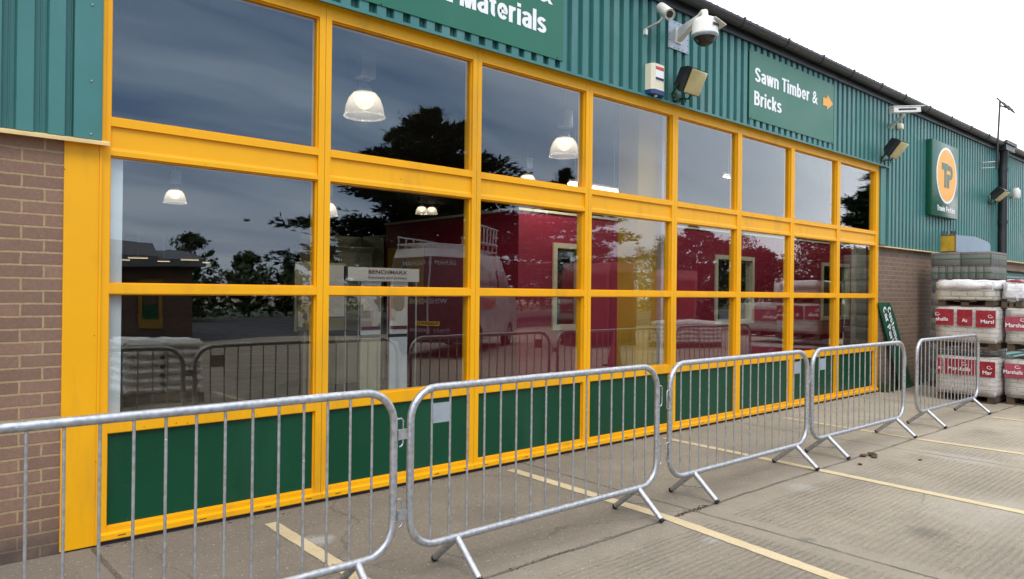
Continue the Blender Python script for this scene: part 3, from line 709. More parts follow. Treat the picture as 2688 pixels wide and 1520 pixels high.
# shell: back and side walls, interior floor and ceiling
b = MB(); b.box(-9, 44, 0, 40, 44.2, 5.0); b.build('back_wall', 'int_dark', BX)
b = MB(); b.box(-9.2, .2, 0, -9, 44, 5.0); b.build('side_wall', 'int_dark', BX)
b = MB(); b.box(40, .2, 0, 40.2, 44, 5.0); b.build('side_wall', 'int_dark', BX)
b = MB(); b.box(-8.9, .12, .004, 39.9, 43.9, .008); b.build('interior_floor', 'int_floor', BX)
b = MB(); b.box(-9, .12, 4.80, 40, 44, 4.84); b.build('ceiling', 'int_dark', BX)
b = MB(); b.box(-8.9, .13, 3.80, 39.9, .18, 4.79); b.build('lining_wall', 'int_dark', BX)
# white plasterboard edge seen at the left of the lower panes
b = MB(); b.box(.051, .07, .03, .135, .12, 2.47); b.build('lining_board', 'board_white', BX)

# ------------------------------------------------------------------ interior
PX, PY, PZ = 5.757, 2.6, 2.745
pw = thing('partition_wall', (11, 2.6, 0), 'maroon painted partition with cream window frames behind the glass', 'partition wall')
wins = [(6.46, 7.06), (10.664, 11.947), (14.85, 16.168)]; wz0, wz1 = 1.06, 2.29
b = MB(); x = PX
for a, c in wins:
    b.box(x, PY, .01, a, PY+.1, PZ); b.box(a, PY, .01, c, PY+.1, wz0); b.box(a, PY, wz1, c, PY+.1, PZ); x = c
b.box(x, PY, .01, 24, PY+.1, PZ); b.box(PX, PY+.1, .01, PX+.1, 6.15, PZ)
b.build('wall_panel', 'maroon', pw)
b = MB(); b.box(PX-.02, PY-.02, PZ, 24, PY+.12, PZ+.035); b.box(PX-.02, PY+.12, PZ, PX+.12, 6.17, PZ+.035); b.build('coping', 'cream_frame', pw)
for a, c in wins:
    b = MB()
    for q in ((a-.03, wz0-.03, a+.045, wz1+.03), (c-.045, wz0-.03, c+.03, wz1+.03), (a+.045, wz0-.03, c-.045, wz0+.045), (a+.045, wz1-.045, c-.045, wz1+.03)):
        b.box(q[0], PY-.03, q[1], q[2], PY+.12, q[3])
    fo = b.build('window', 'cream_frame', pw)
    MB().box(a+.03, PY+.05, wz0+.03, c-.03, PY+.056, wz1-.03).build('pane', 'glass', fo)
b = MB(); b.box(16.335, PY-.12, .01, 17.6, PY-.002, 2.745); b.build('block_wall', 'block_paint', label='cream painted blockwork pier seen through the last window bay', cat='wall')
ch = MB()
for i in range(60): ch.lathe([(.012, 0), (.02, .012), (.012, .024)], (16.95+.006*sin(i), PY-.2, .5+i*.034), n=6)
ch.build('hanging_chain', 'int_dark', label='thin dark chain hanging in front of the cream block pier', cat='chain')
b = MB(); b.box(5.69, .42, .01, 6.06, .72, 4.79); yo = b
col = thing('boxed_column', (6, .55, 0), 'boxed steel column, yellow on its left and lilac white on its right, close behind the glass', 'column')
b.build('column_casing', 'yellow_int', col)
MB().box(6.065, .36, .01, 6.31, .72, 4.79).build('white_casing', 'lilac', col)
# kitchen display: olive back panel, tall cabinet with cornice, worktop unit
kd = thing('kitchen_display', (5.3, 6.8, 0), 'olive cream kitchen display with a tall cabinet and cornice behind the poster stand', 'kitchen display')
MB().box(4.58, 7.0, .01, 5.74, 7.1, 2.575).box(5.74, 6.2, .01, 5.75, 7.1, 2.575).build('back_panel', 'olive', kd)
MB().box(5.05, 6.55, .1, 5.72, 6.98, 2.26).build('tall_cabinet', 'kitchen', kd)
MB().prism([(6.47, 2.36), (6.47, 2.33), (6.55, 2.262), (6.98, 2.262), (6.98, 2.36)], 0, 4.98, 5.73).build('cornice', 'kitchen', kd)
for x in (5.08, 5.40):
    MB().box(x, 6.535, 1.0, x+.29, 6.549, 2.22).build('cabinet_door', 'kitchen', kd); MB().box(x+.04, 6.52, 1.05, x+.25, 6.534, 2.16).build('door_panel', 'kitchen', kd)
MB().box(4.4, 5.4, .1, 5.0, 6.3, .86).build('base_unit', 'kitchen', kd); MB().box(4.37, 5.37, .862, 5.03, 6.33, .90).build('worktop', 'int_dark', kd)
# yellow poster on the side of the partition
yp = thing('yellow_poster', (5.74, 5.5, 1.3), 'tall yellow poster with a dark blue shape on the side of the maroon partition', 'poster')
MB().box(5.742, 4.95, 1.36, 5.752, 6.05, 2.33).build('sheet', 'yellow_int', yp)
MB().prism([(5.15, 1.42), (5.28, 1.8), (5.42, 1.98), (5.5, 2.12), (5.57, 1.98), (5.72, 1.82), (5.86, 1.42), (5.62, 1.5), (5.5, 1.62), (5.36, 1.5)], 0, 5.737, 5.741).build('printed_shape', 'navy', yp)
# poster stand
ps = thing('poster_stand', (3.56, 2.6, 0), 'aluminium poster stand with white header reading BENCHMARX Kitchens and Joinery', 'display stand')
SY = 2.6; X0, X1 = 3.08, 4.06
for x in (X0, X0+.17, X0+.47, X0+.57, X0+.85, X1):
    MB().tube([(x, SY+.02, .01), (x, SY+.02, 1.86)], .012 if x in (X0, X1) else .009, 8).build('post', 'stand_metal', ps)
MB().box(X0-.05, SY-.13, .01, X0+.04, SY+.2, .03).build('foot', 'stand_metal', ps); MB().box(X1-.04, SY-.13, .01, X1+.05, SY+.2, .03).build('foot', 'stand_metal', ps)
hd = MB().box(X0-.0, SY-.03, 1.70, X1+.01, SY+.0, 1.862).build('header', 'poster_white', ps)
MB().box(X0-.03, SY-.035, 1.70, X0-.002, SY+.01, 1.868).build('header_end', 'ink', ps)
t_ = MB(); text_mb(t_, 'BENCHMARX', (X0+.27, SY-.032, 1.79), XR, ZU, .54, .046, .012); t_.build('lettering', 'maroon_ink', hd); t_ = MB(); text_mb(t_, 'Kitchens and Joinery', (X0+.27, SY-.032, 1.732), XR, ZU, .54, .03, .008); t_.build('lettering', 'maroon_ink', hd)
for i, (xa, xb) in enumerate(((X0+.185, X0+.455), (X0+.585, X0+.835))):
    po = MB().box(xa, SY-.012, 1.06, xb, SY-.002, 1.70).build('poster', 'poster_white', ps)
    MB().box(xa+.005, SY-.016, 1.16, xb-.005, SY-.0125, 1.60).build('photo_print', ('photo_kitchen', 'photo_kitchen2')[i], po)
    MB().box(xa+.005, SY-.016, 1.118, xb-.005, SY-.0125, 1.158).build('caption_band', 'maroon_ink', po)
    t_ = MB(); text_mb(t_, 'BENCHMARX', (xa+.04, SY-.014, 1.63), XR, ZU, xb-xa-.08, .022, .01); t_.build('lettering', 'maroon_ink', po)
    MB().box(xa, SY-.012, .06, xb, SY+.01, 1.02).build('lower_board', ('kitchen', 'board_white')[i], ps)
    MB().box(xa, SY-.008, 1.02, xb, SY+.005, 1.055).build('tray', 'ink', ps)
# brochure boards and glass screen left of the stand
bb = thing('brochure_board', (4.1, 4.9, 0), 'free standing olive display screen with brochures at the right edge of the first bay', 'display screen')
MB().box(3.5, 4.61, .03, 3.54, 4.64, 2.0).box(3.36, 4.5, .01, 4.16, 4.75, .04).box(3.36, 4.605, 1.0, 4.16, 4.64, 1.98).build('screen_frame', 'olive', bb)
MB().box(3.4, 4.58, 1.02, 3.75, 4.6, 1.55).build('brochure', 'photo_small', bb)
MB().box(3.85, 4.58, 1.2, 4.12, 4.6, 1.95).build('brochure', 'poster_white', bb)
# pendant lamps
def pendant(loc, s, label):
    x, y, z = loc
    t = thing('pendant_lamp', (x, y, z), label, 'pendant lamp', 'dome pendant lamps lit inside the showroom')
    k = s
    prof = [(.07, .22), (.12, .205), (.165, .15), (.195, .07), (.21, -.02), (.214, -.035), (.205, -.035), (.19, .06), (.16, .14), (.115, .195), (.06, .21)]
    MB().lathe([(r*k, h*k) for r, h in prof], (x, y, z), n=32, cap=False).build('lamp_shade', 'shade', t)
    MB().lathe([(.216*k, -.045*k), (.221*k, -.038*k), (.216*k, -.03*k), (.21*k, -.038*k), (.216*k, -.045*k)], (x, y, z), n=32, cap=False).build('rim', 'shade', t)
    MB().lathe([(.02*k, .05*k), (.06*k, .055*k), (.09*k, .09*k), (.11*k, .14*k), (.10*k, .185*k), (.03*k, .205*k)], (x, y, z), n=20).build('diffuser', 'lamp_diff', t)
    MB().lathe([(.02*k, .05*k), (.055*k, .07*k), (.06*k, .13*k), (.03*k, .17*k)], (x, y, z), n=14).build('bulb', 'lamp_hot', t)
    ld_ = bpy.data.lights.new('lamp_light', 'SPOT'); ld_.energy = 70*s; ld_.color = (1, .86, .66); ld_.shadow_soft_size = .1; ld_.spot_size = R(165); ld_.spot_blend = .3
    lo = bpy.data.objects.new('lamp_light', ld_); COL.objects.link(lo); lo.parent = t; lo.location = (0, 0, -.05*s)
    MB().lathe([(.075*k, .205*k), (.08*k, .25*k), (.05*k, .3*k)], (x, y, z), n=16).build('lamp_holder', 'plate_grey', t)
    MB().bbox(x-.09*k, y-.08*k, z+.36*k, x+.09*k, y+.08*k, z+.60*k, .01).build('ballast_box', 'plate_grey', t)
    MB().tube([(x, y, z+.3*k), (x, y, z+.36*k)], .008, 6).tube([(x, y, z+.6*k), (x, y, 4.8)], .005, 6).build('suspension_rod', 'plate_grey', t)
    return t
for loc, s, lb in (((2.83, 1.79, 3.47), 1, 'large lit clear dome lamp high in the second window bay'),
                   ((6.16, 2.11, 3.53), 1, 'large lit clear dome lamp high in the third window bay'),
                   ((9.94, 7.02, 4.0), 1, 'lit dome lamp half hidden by the yellow spandrel of the third bay'),
                   ((3.43, 10.35, 3.33), 1, 'small lit dome lamp alone in the middle pane of the first bay'),
                   ((5.70, 8.3, 3.1), 1, 'lit dome lamp cut by the mullion at the left edge of the second bay'),
                   ((13.0, 15.76, 4.25), 1, 'left of the paired tiny dome lamps at the top of the second bay'),
                   ((14.2, 16.89, 4.42), 1, 'right of the paired tiny dome lamps at the top of the second bay')):
    pendant(loc, s, lb)
def strip(a, b_, r, m, label, z=None):
    t = thing('strip_light', a, label, 'strip light', 'fluorescent strip lights inside')
    a = Vector(a); b_ = Vector(b_)
    MB().tube([a, b_], r, 8).build('tube', m, t)
    MB().tube([a+Vector((0, 0, .07)), b_+Vector((0, 0, .07))], .03, 4).build('batten', 'cam_white', t)
    c = (a+b_)/2; MB().tube([c+Vector((0, 0, .1)), (c.x, c.y, 4.8)], .006, 6).build('suspension_rod', 'plate_grey', t)
strip((9.77, 4.9, 3.7), (11.17, 4.95, 3.7), .022, 'tube', 'bright strip light low in the upper pane of the fourth bay')
strip((9.05, 4.85, 3.7), (9.42, 4.87, 3.7), .03, 'tube', 'bright strip light behind the mullion right of the third bay')
strip((13.07, 3.99, 4.2), (13.45, 3.99, 4.2), .018, 'tube', 'short strip light in the upper pane of the fifth bay')
for i, x in enumerate((8.2, 11.2, 14.2)):  # unseen strips with area lights, added to brighten the front of the partition
    strip((x, 1.2, 4.55), (x+1.4, 1.2, 4.55), .02, 'tube', 'added unseen strip light just behind the head of the shopfront, %s' % ('fifth bay', 'seventh bay', 'beyond the last bay')[i])
    al = bpy.data.lights.new('added_fill_light', 'AREA'); al.shape = 'RECTANGLE'; al.size = 1.4; al.size_y = .12; al.energy = 26; al.color = (1, .93, .82)
    ao = bpy.data.objects.new('added_fill_light', al); COL.objects.link(ao); ao.parent = [o for o in COL.objects if o.name.startswith('strip_light')][-1]; ao.location = (.7, 0, -.05); ao.rotation_euler = (R(35), 0, 0)
for a, b_, lb in (((9.376, 39.2), (10.26, 38.7), 'longest far strip light at upper left of the dark first bay'), ((9.6, 42.8), (10.35, 42.9), 'far strip light at the left edge of the first bay'),
                  ((11.98, 43.2), (12.69, 43.2), 'short far strip light just right of the longest one'), ((12.18, 39.3), (13.06, 38.9), 'far strip light in the centre of the first bay'), ((14.6, 43.0), (15.05, 42.9), 'rightmost far strip light in the first bay')):
    strip((*a, 3.2), (*b_, 3.2), .014, 'tube_far', lb)

# ------------------------------------------------------------------ signs on the wall
def panel_sign(name, x0, z0, x1, z1, label, y=-.06):
    t = thing(name, ((x0+x1)/2, y, z0), label, 'sign')
    MB().box(x0, y, z0, x1, y+.008, z1).build('sign_face', 'green_sign', t)
    for i, (sx, sz) in enumerate(((.02, .02), (.5, .012), (.98, .02), (.02, .98), (.5, .985), (.98, .98))):
        MB().lathe([(.008, 0), (.007, .004)], (x0+(x1-x0)*sx, y, z0+(z1-z0)*sz), (0, -1, 0), 8).build('screw', 'ink', t)
    return t
t = panel_sign('direction_sign', 7.295, 3.842, 9.63, 4.72, 'green sign with white words Sawn Timber & Bricks and an orange arrow')
sign_text('Sawn Timber &', (7.425, -.0615, 4.335), XR, ZU, 1.70, .185).build('lettering', 'white', t); sign_text('Bricks', (7.41, -.0615, 4.03), XR, ZU, .69, .185).build('lettering', 'white', t)
MB().prism([(9.29, 4.36), (9.29, 4.475), (9.415, 4.475), (9.415, 4.535), (9.60, 4.425), (9.415, 4.315), (9.415, 4.36)], 1, -.064, -.0605).build('arrow', 'orange', t)
t = panel_sign('department_sign', -.1, 3.83, 3.94, 4.72, 'large green sign above the shopfront ending in the white word Materials')
sign_text('Materials', (2.684, -.0615, 4.037), XR, ZU, 1.02, .2).build('lettering', 'white', t); sign_text('and', (2.25, -.0615, 4.037), XR, ZU, .36, .2).build('lettering', 'white', t)
sign_text('&', (3.6, -.0615, 4.335), XR, ZU, .19, .2).build('lettering', 'white', t)
# box sign with emblem
t = thing('emblem_sign', (14.0, -.16, 3.07), 'dark green box sign with a white edged orange oval emblem and white name below', 'sign')
MB().bbox(13.31, -.16, 3.075, 14.66, -.05, 4.455, .012).build('sign_box', 'green_sign_dark', t)
cx, cz, ra, rb = 14.04, 3.855, .525, .525
def oval(a, b_, y, w):
    return MB().prism([(cx+a*cos(2*pi*i/48), cz+b_*sin(2*pi*i/48)) for i in range(48)], 1, y, y+w)
oval(ra, rb, -.164, .005).build('oval_border', 'white', t); oval(ra-.045, rb-.045, -.168, .005).build('oval', 'orange', t)
em = MB(); y0, y1 = -.172, -.1675
em.prism([(13.77, 4.075), (14.07, 4.075), (14.07, 3.955), (14.01, 3.955), (14.01, 3.63), (13.90, 3.63), (13.90, 3.955), (13.77, 3.955)], 1, y0, y1)
arc = [(14.2+.13*cos(a), 3.92+.13*sin(a)) for a in [pi/2-pi*i/12 for i in range(13)]]
arci = [(14.2+.04*cos(a), 3.92+.04*sin(a)) for a in [-pi/2+pi*i/12 for i in range(13)]]
em.prism([(14.095, 4.05), *arc, (14.15, 3.79), (14.15, 3.63), (14.045, 3.63), (14.045, 3.88), *arci, (14.095, 3.96)], 1, y0, y1)
em.build('monogram', 'green_sign_dark', t)
sign_text('Travis Perkins', (13.57, -.1615, 3.175), XR, ZU, .93, .1).build('lettering', 'white', t)
# leaning sign
t = thing('leaning_sign', (12.0, -.12, 0), 'dark green Customer Car Park sign on end, leaning beside the last yellow frame', 'sign')
A, B_, C_, D_ = Vector((11.36, -.03, 1.475)), Vector((11.84, -.03, 1.475)), Vector((12.60, -.12, .0)), Vector((12.08, -.12, 0))
A2 = Vector((12.03, -.05, 1.20))
th = Vector((0, .012, .002))
MB().add([A, B_, A2, C_, D_, A+th, B_+th, A2+th, C_+th, D_+th], [(0, 1, 2, 3, 4), (9, 8, 7, 6, 5)]+[(i, i+5, (i+1) % 5+5, (i+1) % 5) for i in range(5)]).build('sign_face', 'green_sign_dark', t)
dn = (D_-A).normalized(); rgt = Vector((1, 0, 0)); rgt = (rgt-dn*rgt.dot(dn)).normalized()
nn = dn.cross(rgt); sg = -1 if nn.y > 0 else 1
sign_text('Customer', A+dn*.235+rgt*.25+Vector((0, -.005, 0)), dn, rgt, .74, .125, sg).build('lettering', 'white', t)
sign_text('Car Park', A+dn*.155+rgt*.09+Vector((0, -.005, 0)), dn, rgt, .70, .125, sg).build('lettering', 'white', t)

# ------------------------------------------------------------------ wall fittings
# alarm box
t = thing('alarm_box', (5.28, -.05, 3.75), 'cream alarm box with red and white label and blue base on the teal cladding', 'alarm')
MB().prism([(5.21, -.048), (5.50, -.048), (5.44, -.13), (5.40, -.15), (5.25, -.15), (5.22, -.12)], 2, 3.80, 4.08).build('casing', 'cream_case', t)
MB().prism([(5.21, -.048), (5.50, -.048), (5.44, -.132), (5.40, -.152), (5.25, -.152), (5.22, -.122)], 2, 3.755, 3.80).build('blue_base', 'navy', t)
MB().box(5.262, -.153, 3.90, 5.40, -.1505, 4.055).build('label', 'white', t)
MB().box(5.262, -.155, 4.015, 5.40, -.153, 4.05).build('label_band', 'red', t); MB().box(5.262, -.155, 3.905, 5.40, -.153, 3.932).build('label_strip', 'ink', t)
MB().tube([(5.33, -.1, 3.755), (5.33, -.1, 3.735)], .018, 8).build('vent_plug', 'cam_white', t)
# floodlights
def flood(c, w, h, tilt, label, rz=0, d=.17):
    """c = centre of lens; face normal points -y and down by tilt"""
    t = thing('floodlight', c, label, 'floodlight', 'square floodlights on the cladding')
    Mx = Matrix.Translation(Vector(c)) @ Matrix.Rotation(rz, 4, 'Z') @ Matrix.Rotation(tilt, 4, 'X')
    f = MB(); a, b2, e = w/2, h/2, .62
    f.add([(-a, 0, -b2), (a, 0, -b2), (a, 0, b2), (-a, 0, b2), (-a, .06, -b2), (a, .06, -b2), (a, .06, b2), (-a, .06, b2), (-a*.8, d, -b2*e), (a*.8, d, -b2*e), (a*.8, d, b2*.75), (-a*.8, d, b2*.75)],
          [(3, 2, 1, 0), (0, 1, 5, 4), (1, 2, 6, 5), (2, 3, 7, 6), (3, 0, 4, 7), (4, 5, 9, 8), (5, 6, 10, 9), (6, 7, 11, 10), (7, 4, 8, 11), (8, 9, 10, 11)])
    f.xf(Mx).build('housing', 'black', t)
    g = MB(); g.bbox(-a+.008, -.022, -b2+.008, a-.008, -.001, b2-.008, .012); g.xf(Mx).build('lens', 'lens', t)
    k = MB(); base = Vector((c[0]+.02, -.05, c[2]-.12)); k.box(base.x-.07, -.06, base.z-.04, base.x+.07, -.045, base.z+.05)
    pl = Mx @ Vector((-a-.004, d*.55, -b2*.5)); pr = Mx @ Vector((a+.004, d*.55, -b2*.5))
    k.tube([pl, (pl.x, -.12, base.z), (base.x-.06, -.06, base.z)], .012, 6); k.tube([pr, (pr.x, -.12, base.z), (base.x+.06, -.06, base.z)], .012, 6)
    k.tube([Mx @ Vector((0, d, -b2*.4)), (base.x+.03, -.16, base.z-.07), (base.x, -.06, base.z-.03)], .007, 6)
    k.build('bracket', 'green_panel', t); return t
flood((5.755, -.31, 3.935), .30, .28, R(26), 'large yellowed floodlight beside the cream alarm box')
flood((11.42, -.30, 3.96), .32, .30, R(38), 'yellowed floodlight below the right hand bullet camera')
flood((16.95, -.28, 3.74), .34, .28, R(48), 'far floodlight steeply tilted down beside the black downpipe')
# dome camera on plate
t = thing('dome_camera', (5.79, -.06, 4.35), 'white dome security camera on an arm from a grey plate', 'security camera')
MB().box(5.60, -.062, 4.355, 5.98, -.056, 4.672).build('mounting_plate', 'plate_grey', t)
for x, z in [(x, z) for x in (5.62, 5.71, 5.79, 5.87, 5.96) for z in (4.375, 4.65)]+[(x, z) for x in (5.62, 5.96) for z in (4.44, 4.51, 4.58)]:
    MB().lathe([(.006, 0), (.005, .004)], (x, -.062, z), (0, -1, 0), 6).build('bolt', 'ink', t)
MB().box(5.725, -.075, 4.43, 5.83, -.063, 4.60).build('wall_foot', 'cam_white', t)
b = MB(); b.hexa([(5.735, -.075, 4.45), (5.82, -.075, 4.45), (5.80, -.075, 4.58), (5.75, -.075, 4.58)] and [(5.735, -.075, 4.45), (5.82, -.075, 4.45), (5.60, -.5, 4.55), (5.53, -.5, 4.55), (5.745, -.075, 4.59), (5.81, -.075, 4.59), (5.59, -.5, 4.585), (5.54, -.5, 4.585)])
b.tube([(5.57, -.49, 4.567), (5.53, -.56, 4.578), (5.50, -.6, 4.565), (5.49, -.61, 4.50)], [.03, .034, .034, .036], 12); b.build('arm', 'cam_white', t)
MB().lathe([(.04, .28), (.06, .275), (.11, .25), (.13, .2), (.135, .11), (.14, .1), (.14, .085)], (5.49, -.61, 4.23), n=28).build('casing', 'cam_white', t)
MB().lathe([(.142, .085), (.142, .07), (.125, .055)], (5.49, -.61, 4.23), n=28).build('trim_ring', 'plate_grey', t)
MB().lathe([(.12, .07), (.105, .03), (.08, .0), (.045, -.022), (.005, -.03)], (5.49, -.61, 4.23), n=24).build('dome_glass', 'van_glass', t)
MB().box(5.44, -.7475, 4.385, 5.54, -.742, 4.41).build('label', 'ink', t)
MB().add([(5.55, -.5, 4.49), (5.72, -.62, 4.42), (5.60, -.80, 4.40), (5.46, -.76, 4.46), (5.55, -.5, 4.497), (5.72, -.62, 4.427), (5.60, -.80, 4.407), (5.46, -.76, 4.467)], [(0, 1, 2, 3), (7, 6, 5, 4), (0, 4, 5, 1), (1, 5, 6, 2), (2, 6, 7, 3), (3, 7, 4, 0)]).build('sun_shield', 'cam_white', t)
# bullet camera left of the plate
t = thing('bullet_camera', (5.3, -.06, 4.4), 'small white cylindrical camera above and left of the grey plate', 'security camera')
MB().tube([(5.33, -.16, 4.69), (5.24, -.34, 4.55)], .058, 20).build('casing', 'cam_white', t)
ax = Vector((-.09, -.18, -.14)).normalized(); c0 = Vector((5.24, -.34, 4.55))
MB().tube([c0-ax*.002, c0+ax*.02], .06, 20, caps=False).tube([c0+ax*.004, c0+ax*.008], .05, 20).build('front_ring', 'cam_white', t)
MB().tube([c0+ax*.008, c0+ax*.014], .038, 16).build('lens', 'van_glass', t)
MB().tube([(5.28, -.26, 4.57), (5.24, -.2, 4.50), (5.2, -.06, 4.46)], .014, 8).build('bracket', 'galv', t)
MB().box(5.17, -.08, 4.39, 5.21, -.05, 4.45).build('cable_box', 'cam_white', t)
# housing camera to the right
t = thing('housing_camera', (11.8, -.06, 4.3), 'long white camera housing on a curved bracket above the second floodlight', 'security camera')
ax = Vector((.52, -.24, .06)); ax.normalize(); side = Vector((ax.y, -ax.x, 0)).normalized(); upv = side.cross(ax).normalized()
if upv.z < 0: upv = -upv
def obox(o, a0, a1, s0, s1, u0, u1):
    o = Vector(o); return MB().hexa([o+ax*a+side*s_+upv*u for u in (u0, u1) for a, s_ in ((a0, s0), (a1, s0), (a1, s1), (a0, s1))])
c0 = Vector((11.45, -.38, 4.60))
obox(c0, -.27, .27, -.05, .05, -.04, .05).build('casing', 'cam_white', t); obox(c0, -.29, .36, -.062, .062, .052, .062).build('sun_shield', 'cam_white', t)
obox(c0, .271, .278, -.035, .035, -.02, .03).build('lens', 'van_glass', t); obox(c0, -.18, .18, -.0515, .0515, -.01, .02).build('label', 'ink', t)
MB().tube([(11.45, -.36, 4.55), (11.5, -.30, 4.50), (11.65, -.15, 4.48), (11.72, -.05, 4.42)], [.03, .028, .03, .04], 10).build('bracket', 'cam_white', t)
MB().bbox(11.98, -.13, 4.43, 12.08, -.05, 4.52, .008).build('junction_box', 'cream_case', t)
# siren
t = thing('wall_siren', (18.6, -.05, 3.85), 'small white rounded unit on the cladding right of the black downpipe', 'siren')
MB().lathe([(.07, 0), (.09, .03), (.09, .18), (.05, .24)], (18.55, -.14, 3.85), n=16).build('casing', 'cam_white', t); MB().box(18.5, -.1, 3.9, 18.6, -.045, 4.03).build('base', 'cream_case', t)
# aerial
t = thing('roof_aerial', (16.6, -.3, 4.27), 'thin grey pole with a small aerial standing above the gutter', 'aerial')
MB().tube([(16.50, -.3, 4.27), (16.70, -.3, 5.72)], .02, 8).build('pole', 'gutter', t)
MB().tube([(16.66, -.3, 5.62), (17.45, -.34, 5.66)], .016, 6).build('boom', 'gutter', t)
for x, l in ((16.72, .18), (16.95, .10), (17.1, .13), (17.35, .10)): MB().tube([(x, -.3-l, 5.64-l*.8), (x, -.34+l*.6, 5.66+l*.8)], .018, 6).build('element', 'gutter', t)
MB().tube([(16.45, -.05, 4.42), (16.54, -.3, 4.42)], .016, 6).build('bracket', 'galv', t); MB().tube([(16.43, -.05, 4.30), (16.52, -.3, 4.30)], .014, 6).build('bracket', 'galv', t)
# wall mounted housing over the door
t = thing('shutter_housing', (15.2, -.14, 2.43), 'blue grey metal housing with a yellow end above the grey blocks', 'housing')
b = MB(); b.prism([(14.2, 2.44), (14.2, 2.75), (15.3, 2.78), (16.1, 2.72), (16.25, 2.66), (16.25, 2.44)], 1, -.277, -.05); b.build('casing', 'box_blue', t)
MB().box(14.165, -.27, 2.45, 14.199, -.01, 2.74).build('yellow_end', 'box_yellow', t)
MB().box(14.16, -.282, 2.435, 14.198, -.27, 2.76).box(14.16, -.27, 2.435, 14.198, -.01, 2.449).box(14.16, -.27, 2.741, 14.198, -.01, 2.76).build('end_frame', 'rust', t)
b = MB(); random.seed(3)
for i in range(12):
    x, y = random.uniform(14.15, 14.3), random.uniform(-.25, -.03); b.tube([(x, y, 2.76), (x+random.uniform(-.05, .05), y+random.uniform(-.04, .04), 2.83), (x+random.uniform(-.1, .1), y, 2.8+random.uniform(0, .04))], .006, 4)
b.build('loose_wire', 'ink', t)

# ------------------------------------------------------------------ barriers
def rrect(L_, z0, z1, r, n=8):
    p = []
    for cx_, cz_, a0 in ((r, z0+r, pi), (L_-r, z0+r, 1.5*pi), (L_-r, z1-r, 0), (r, z1-r, .5*pi)):
        for i in range(n+1):
            a = a0+pi/2*i/n; p.append((cx_+r*cos(a), 0, cz_+r*sin(a)))
    return p
def barrier(x0, y0, L_, label, plate=None, hooks=(True, True), rz=0):
    t = thing('crowd_barrier', (0, 0, 0), label, 'barrier', 'steel crowd barriers in front of the shopfront')
    zb, zt, rr_ = .2, 1.063, .17
    pth = rrect(L_, zb, zt, rr_)
    MB().tube(pth, .021, 14, closed=True).build('frame', 'galv', t)
    nb = 16; pitch = (L_-.27)/15.
    for i in range(nb):
        x = .138+pitch*i; lo = zb+.012; hi = zt-.012
        MB().tube([(x, 0, lo), (x, 0, hi)], .0068, 6, caps=False).build('bar', 'galv', t)
    for x in (.32*L_/2.15, L_-.21*L_/2.15):
        b = MB()
        for s_ in (-1, 1): b.tube([(x, s_*.006, zb-.006), (x+.0*s_, s_*.215, .018)], [.021, .019], 12)
        lg = b.build('leg', 'galv', t)
        MB().tube([(x, -.12, .105), (x-.01, .16, .072)], .004, 5).build('brace_wire', 'galv', t)
        for s_ in (-1, 1): MB().tube([(x, s_*.204, .026), (x, s_*.219, .0142)], .0205, 10).build('foot_cap', 'rubber', t)
    for z in (.37, .80): MB().tube([(L_+.018, 0, z+.11), (L_+.045, 0, z+.112), (L_+.058, 0, z+.10), (L_+.058, 0, z-.02), (L_+.05, 0, z-.035), (L_+.035, 0, z-.04)], .005, 6).build('hook', 'galv', t)
    if hooks[0] == 'plate':
        for z in (.38, .81): MB().box(-.085, -.004, z-.01, -.015, .004, z+.045).box(-.085, -.014, z-.01, -.081, .014, z+.045).build('coupling_lug', 'galv', t)
    else:
        for z in (.41, .80): MB().tube([(-.018, -.012, z+.07), (-.045, -.012, z+.07), (-.052, -.012, z+.06), (-.052, -.012, z-.06), (-.045, -.012, z-.07), (-.02, -.012, z-.07)], .005, 6).box(-.03, -.02, z-.01, .0, -.01, z+.035).build('coupling_loop', 'galv', t)
    for x in (0, L_): MB().tube([(x, 0, .585), (x, 0, .594)], .0222, 14).build('weld_joint', 'galv', t)
    if plate is not None:
        x = .138+pitch*plate; MB().box(x+.004, -.006, .865, x+pitch-.004, -.0035, .975).build('name_plate', 'plate_grey', t)
    t.location = (x0, y0, 0); t.rotation_euler = (0, 0, rz); return t
barrier(-1.11, -1.72, 2.15, 'nearest crowd barrier, running out of the left edge of the photo', None)
barrier(1.142, -1.725, 2.15, 'second crowd barrier from the left, with a grey plate near its left end', 0, ('plate', 1), R(.1))
barrier(3.462, -1.71, 2.135, 'crowd barrier in the middle, a grey plate near its right end', 14)
barrier(5.735, -1.69, 2.19, 'fourth crowd barrier, overlapping the right end of the shopfront', 0, ('plate', 1), R(-.4))
barrier(8.33, -1.70, 2.19, 'farthest crowd barrier, standing in front of the wrapped paving packs', None, (1, 1), R(-.3))

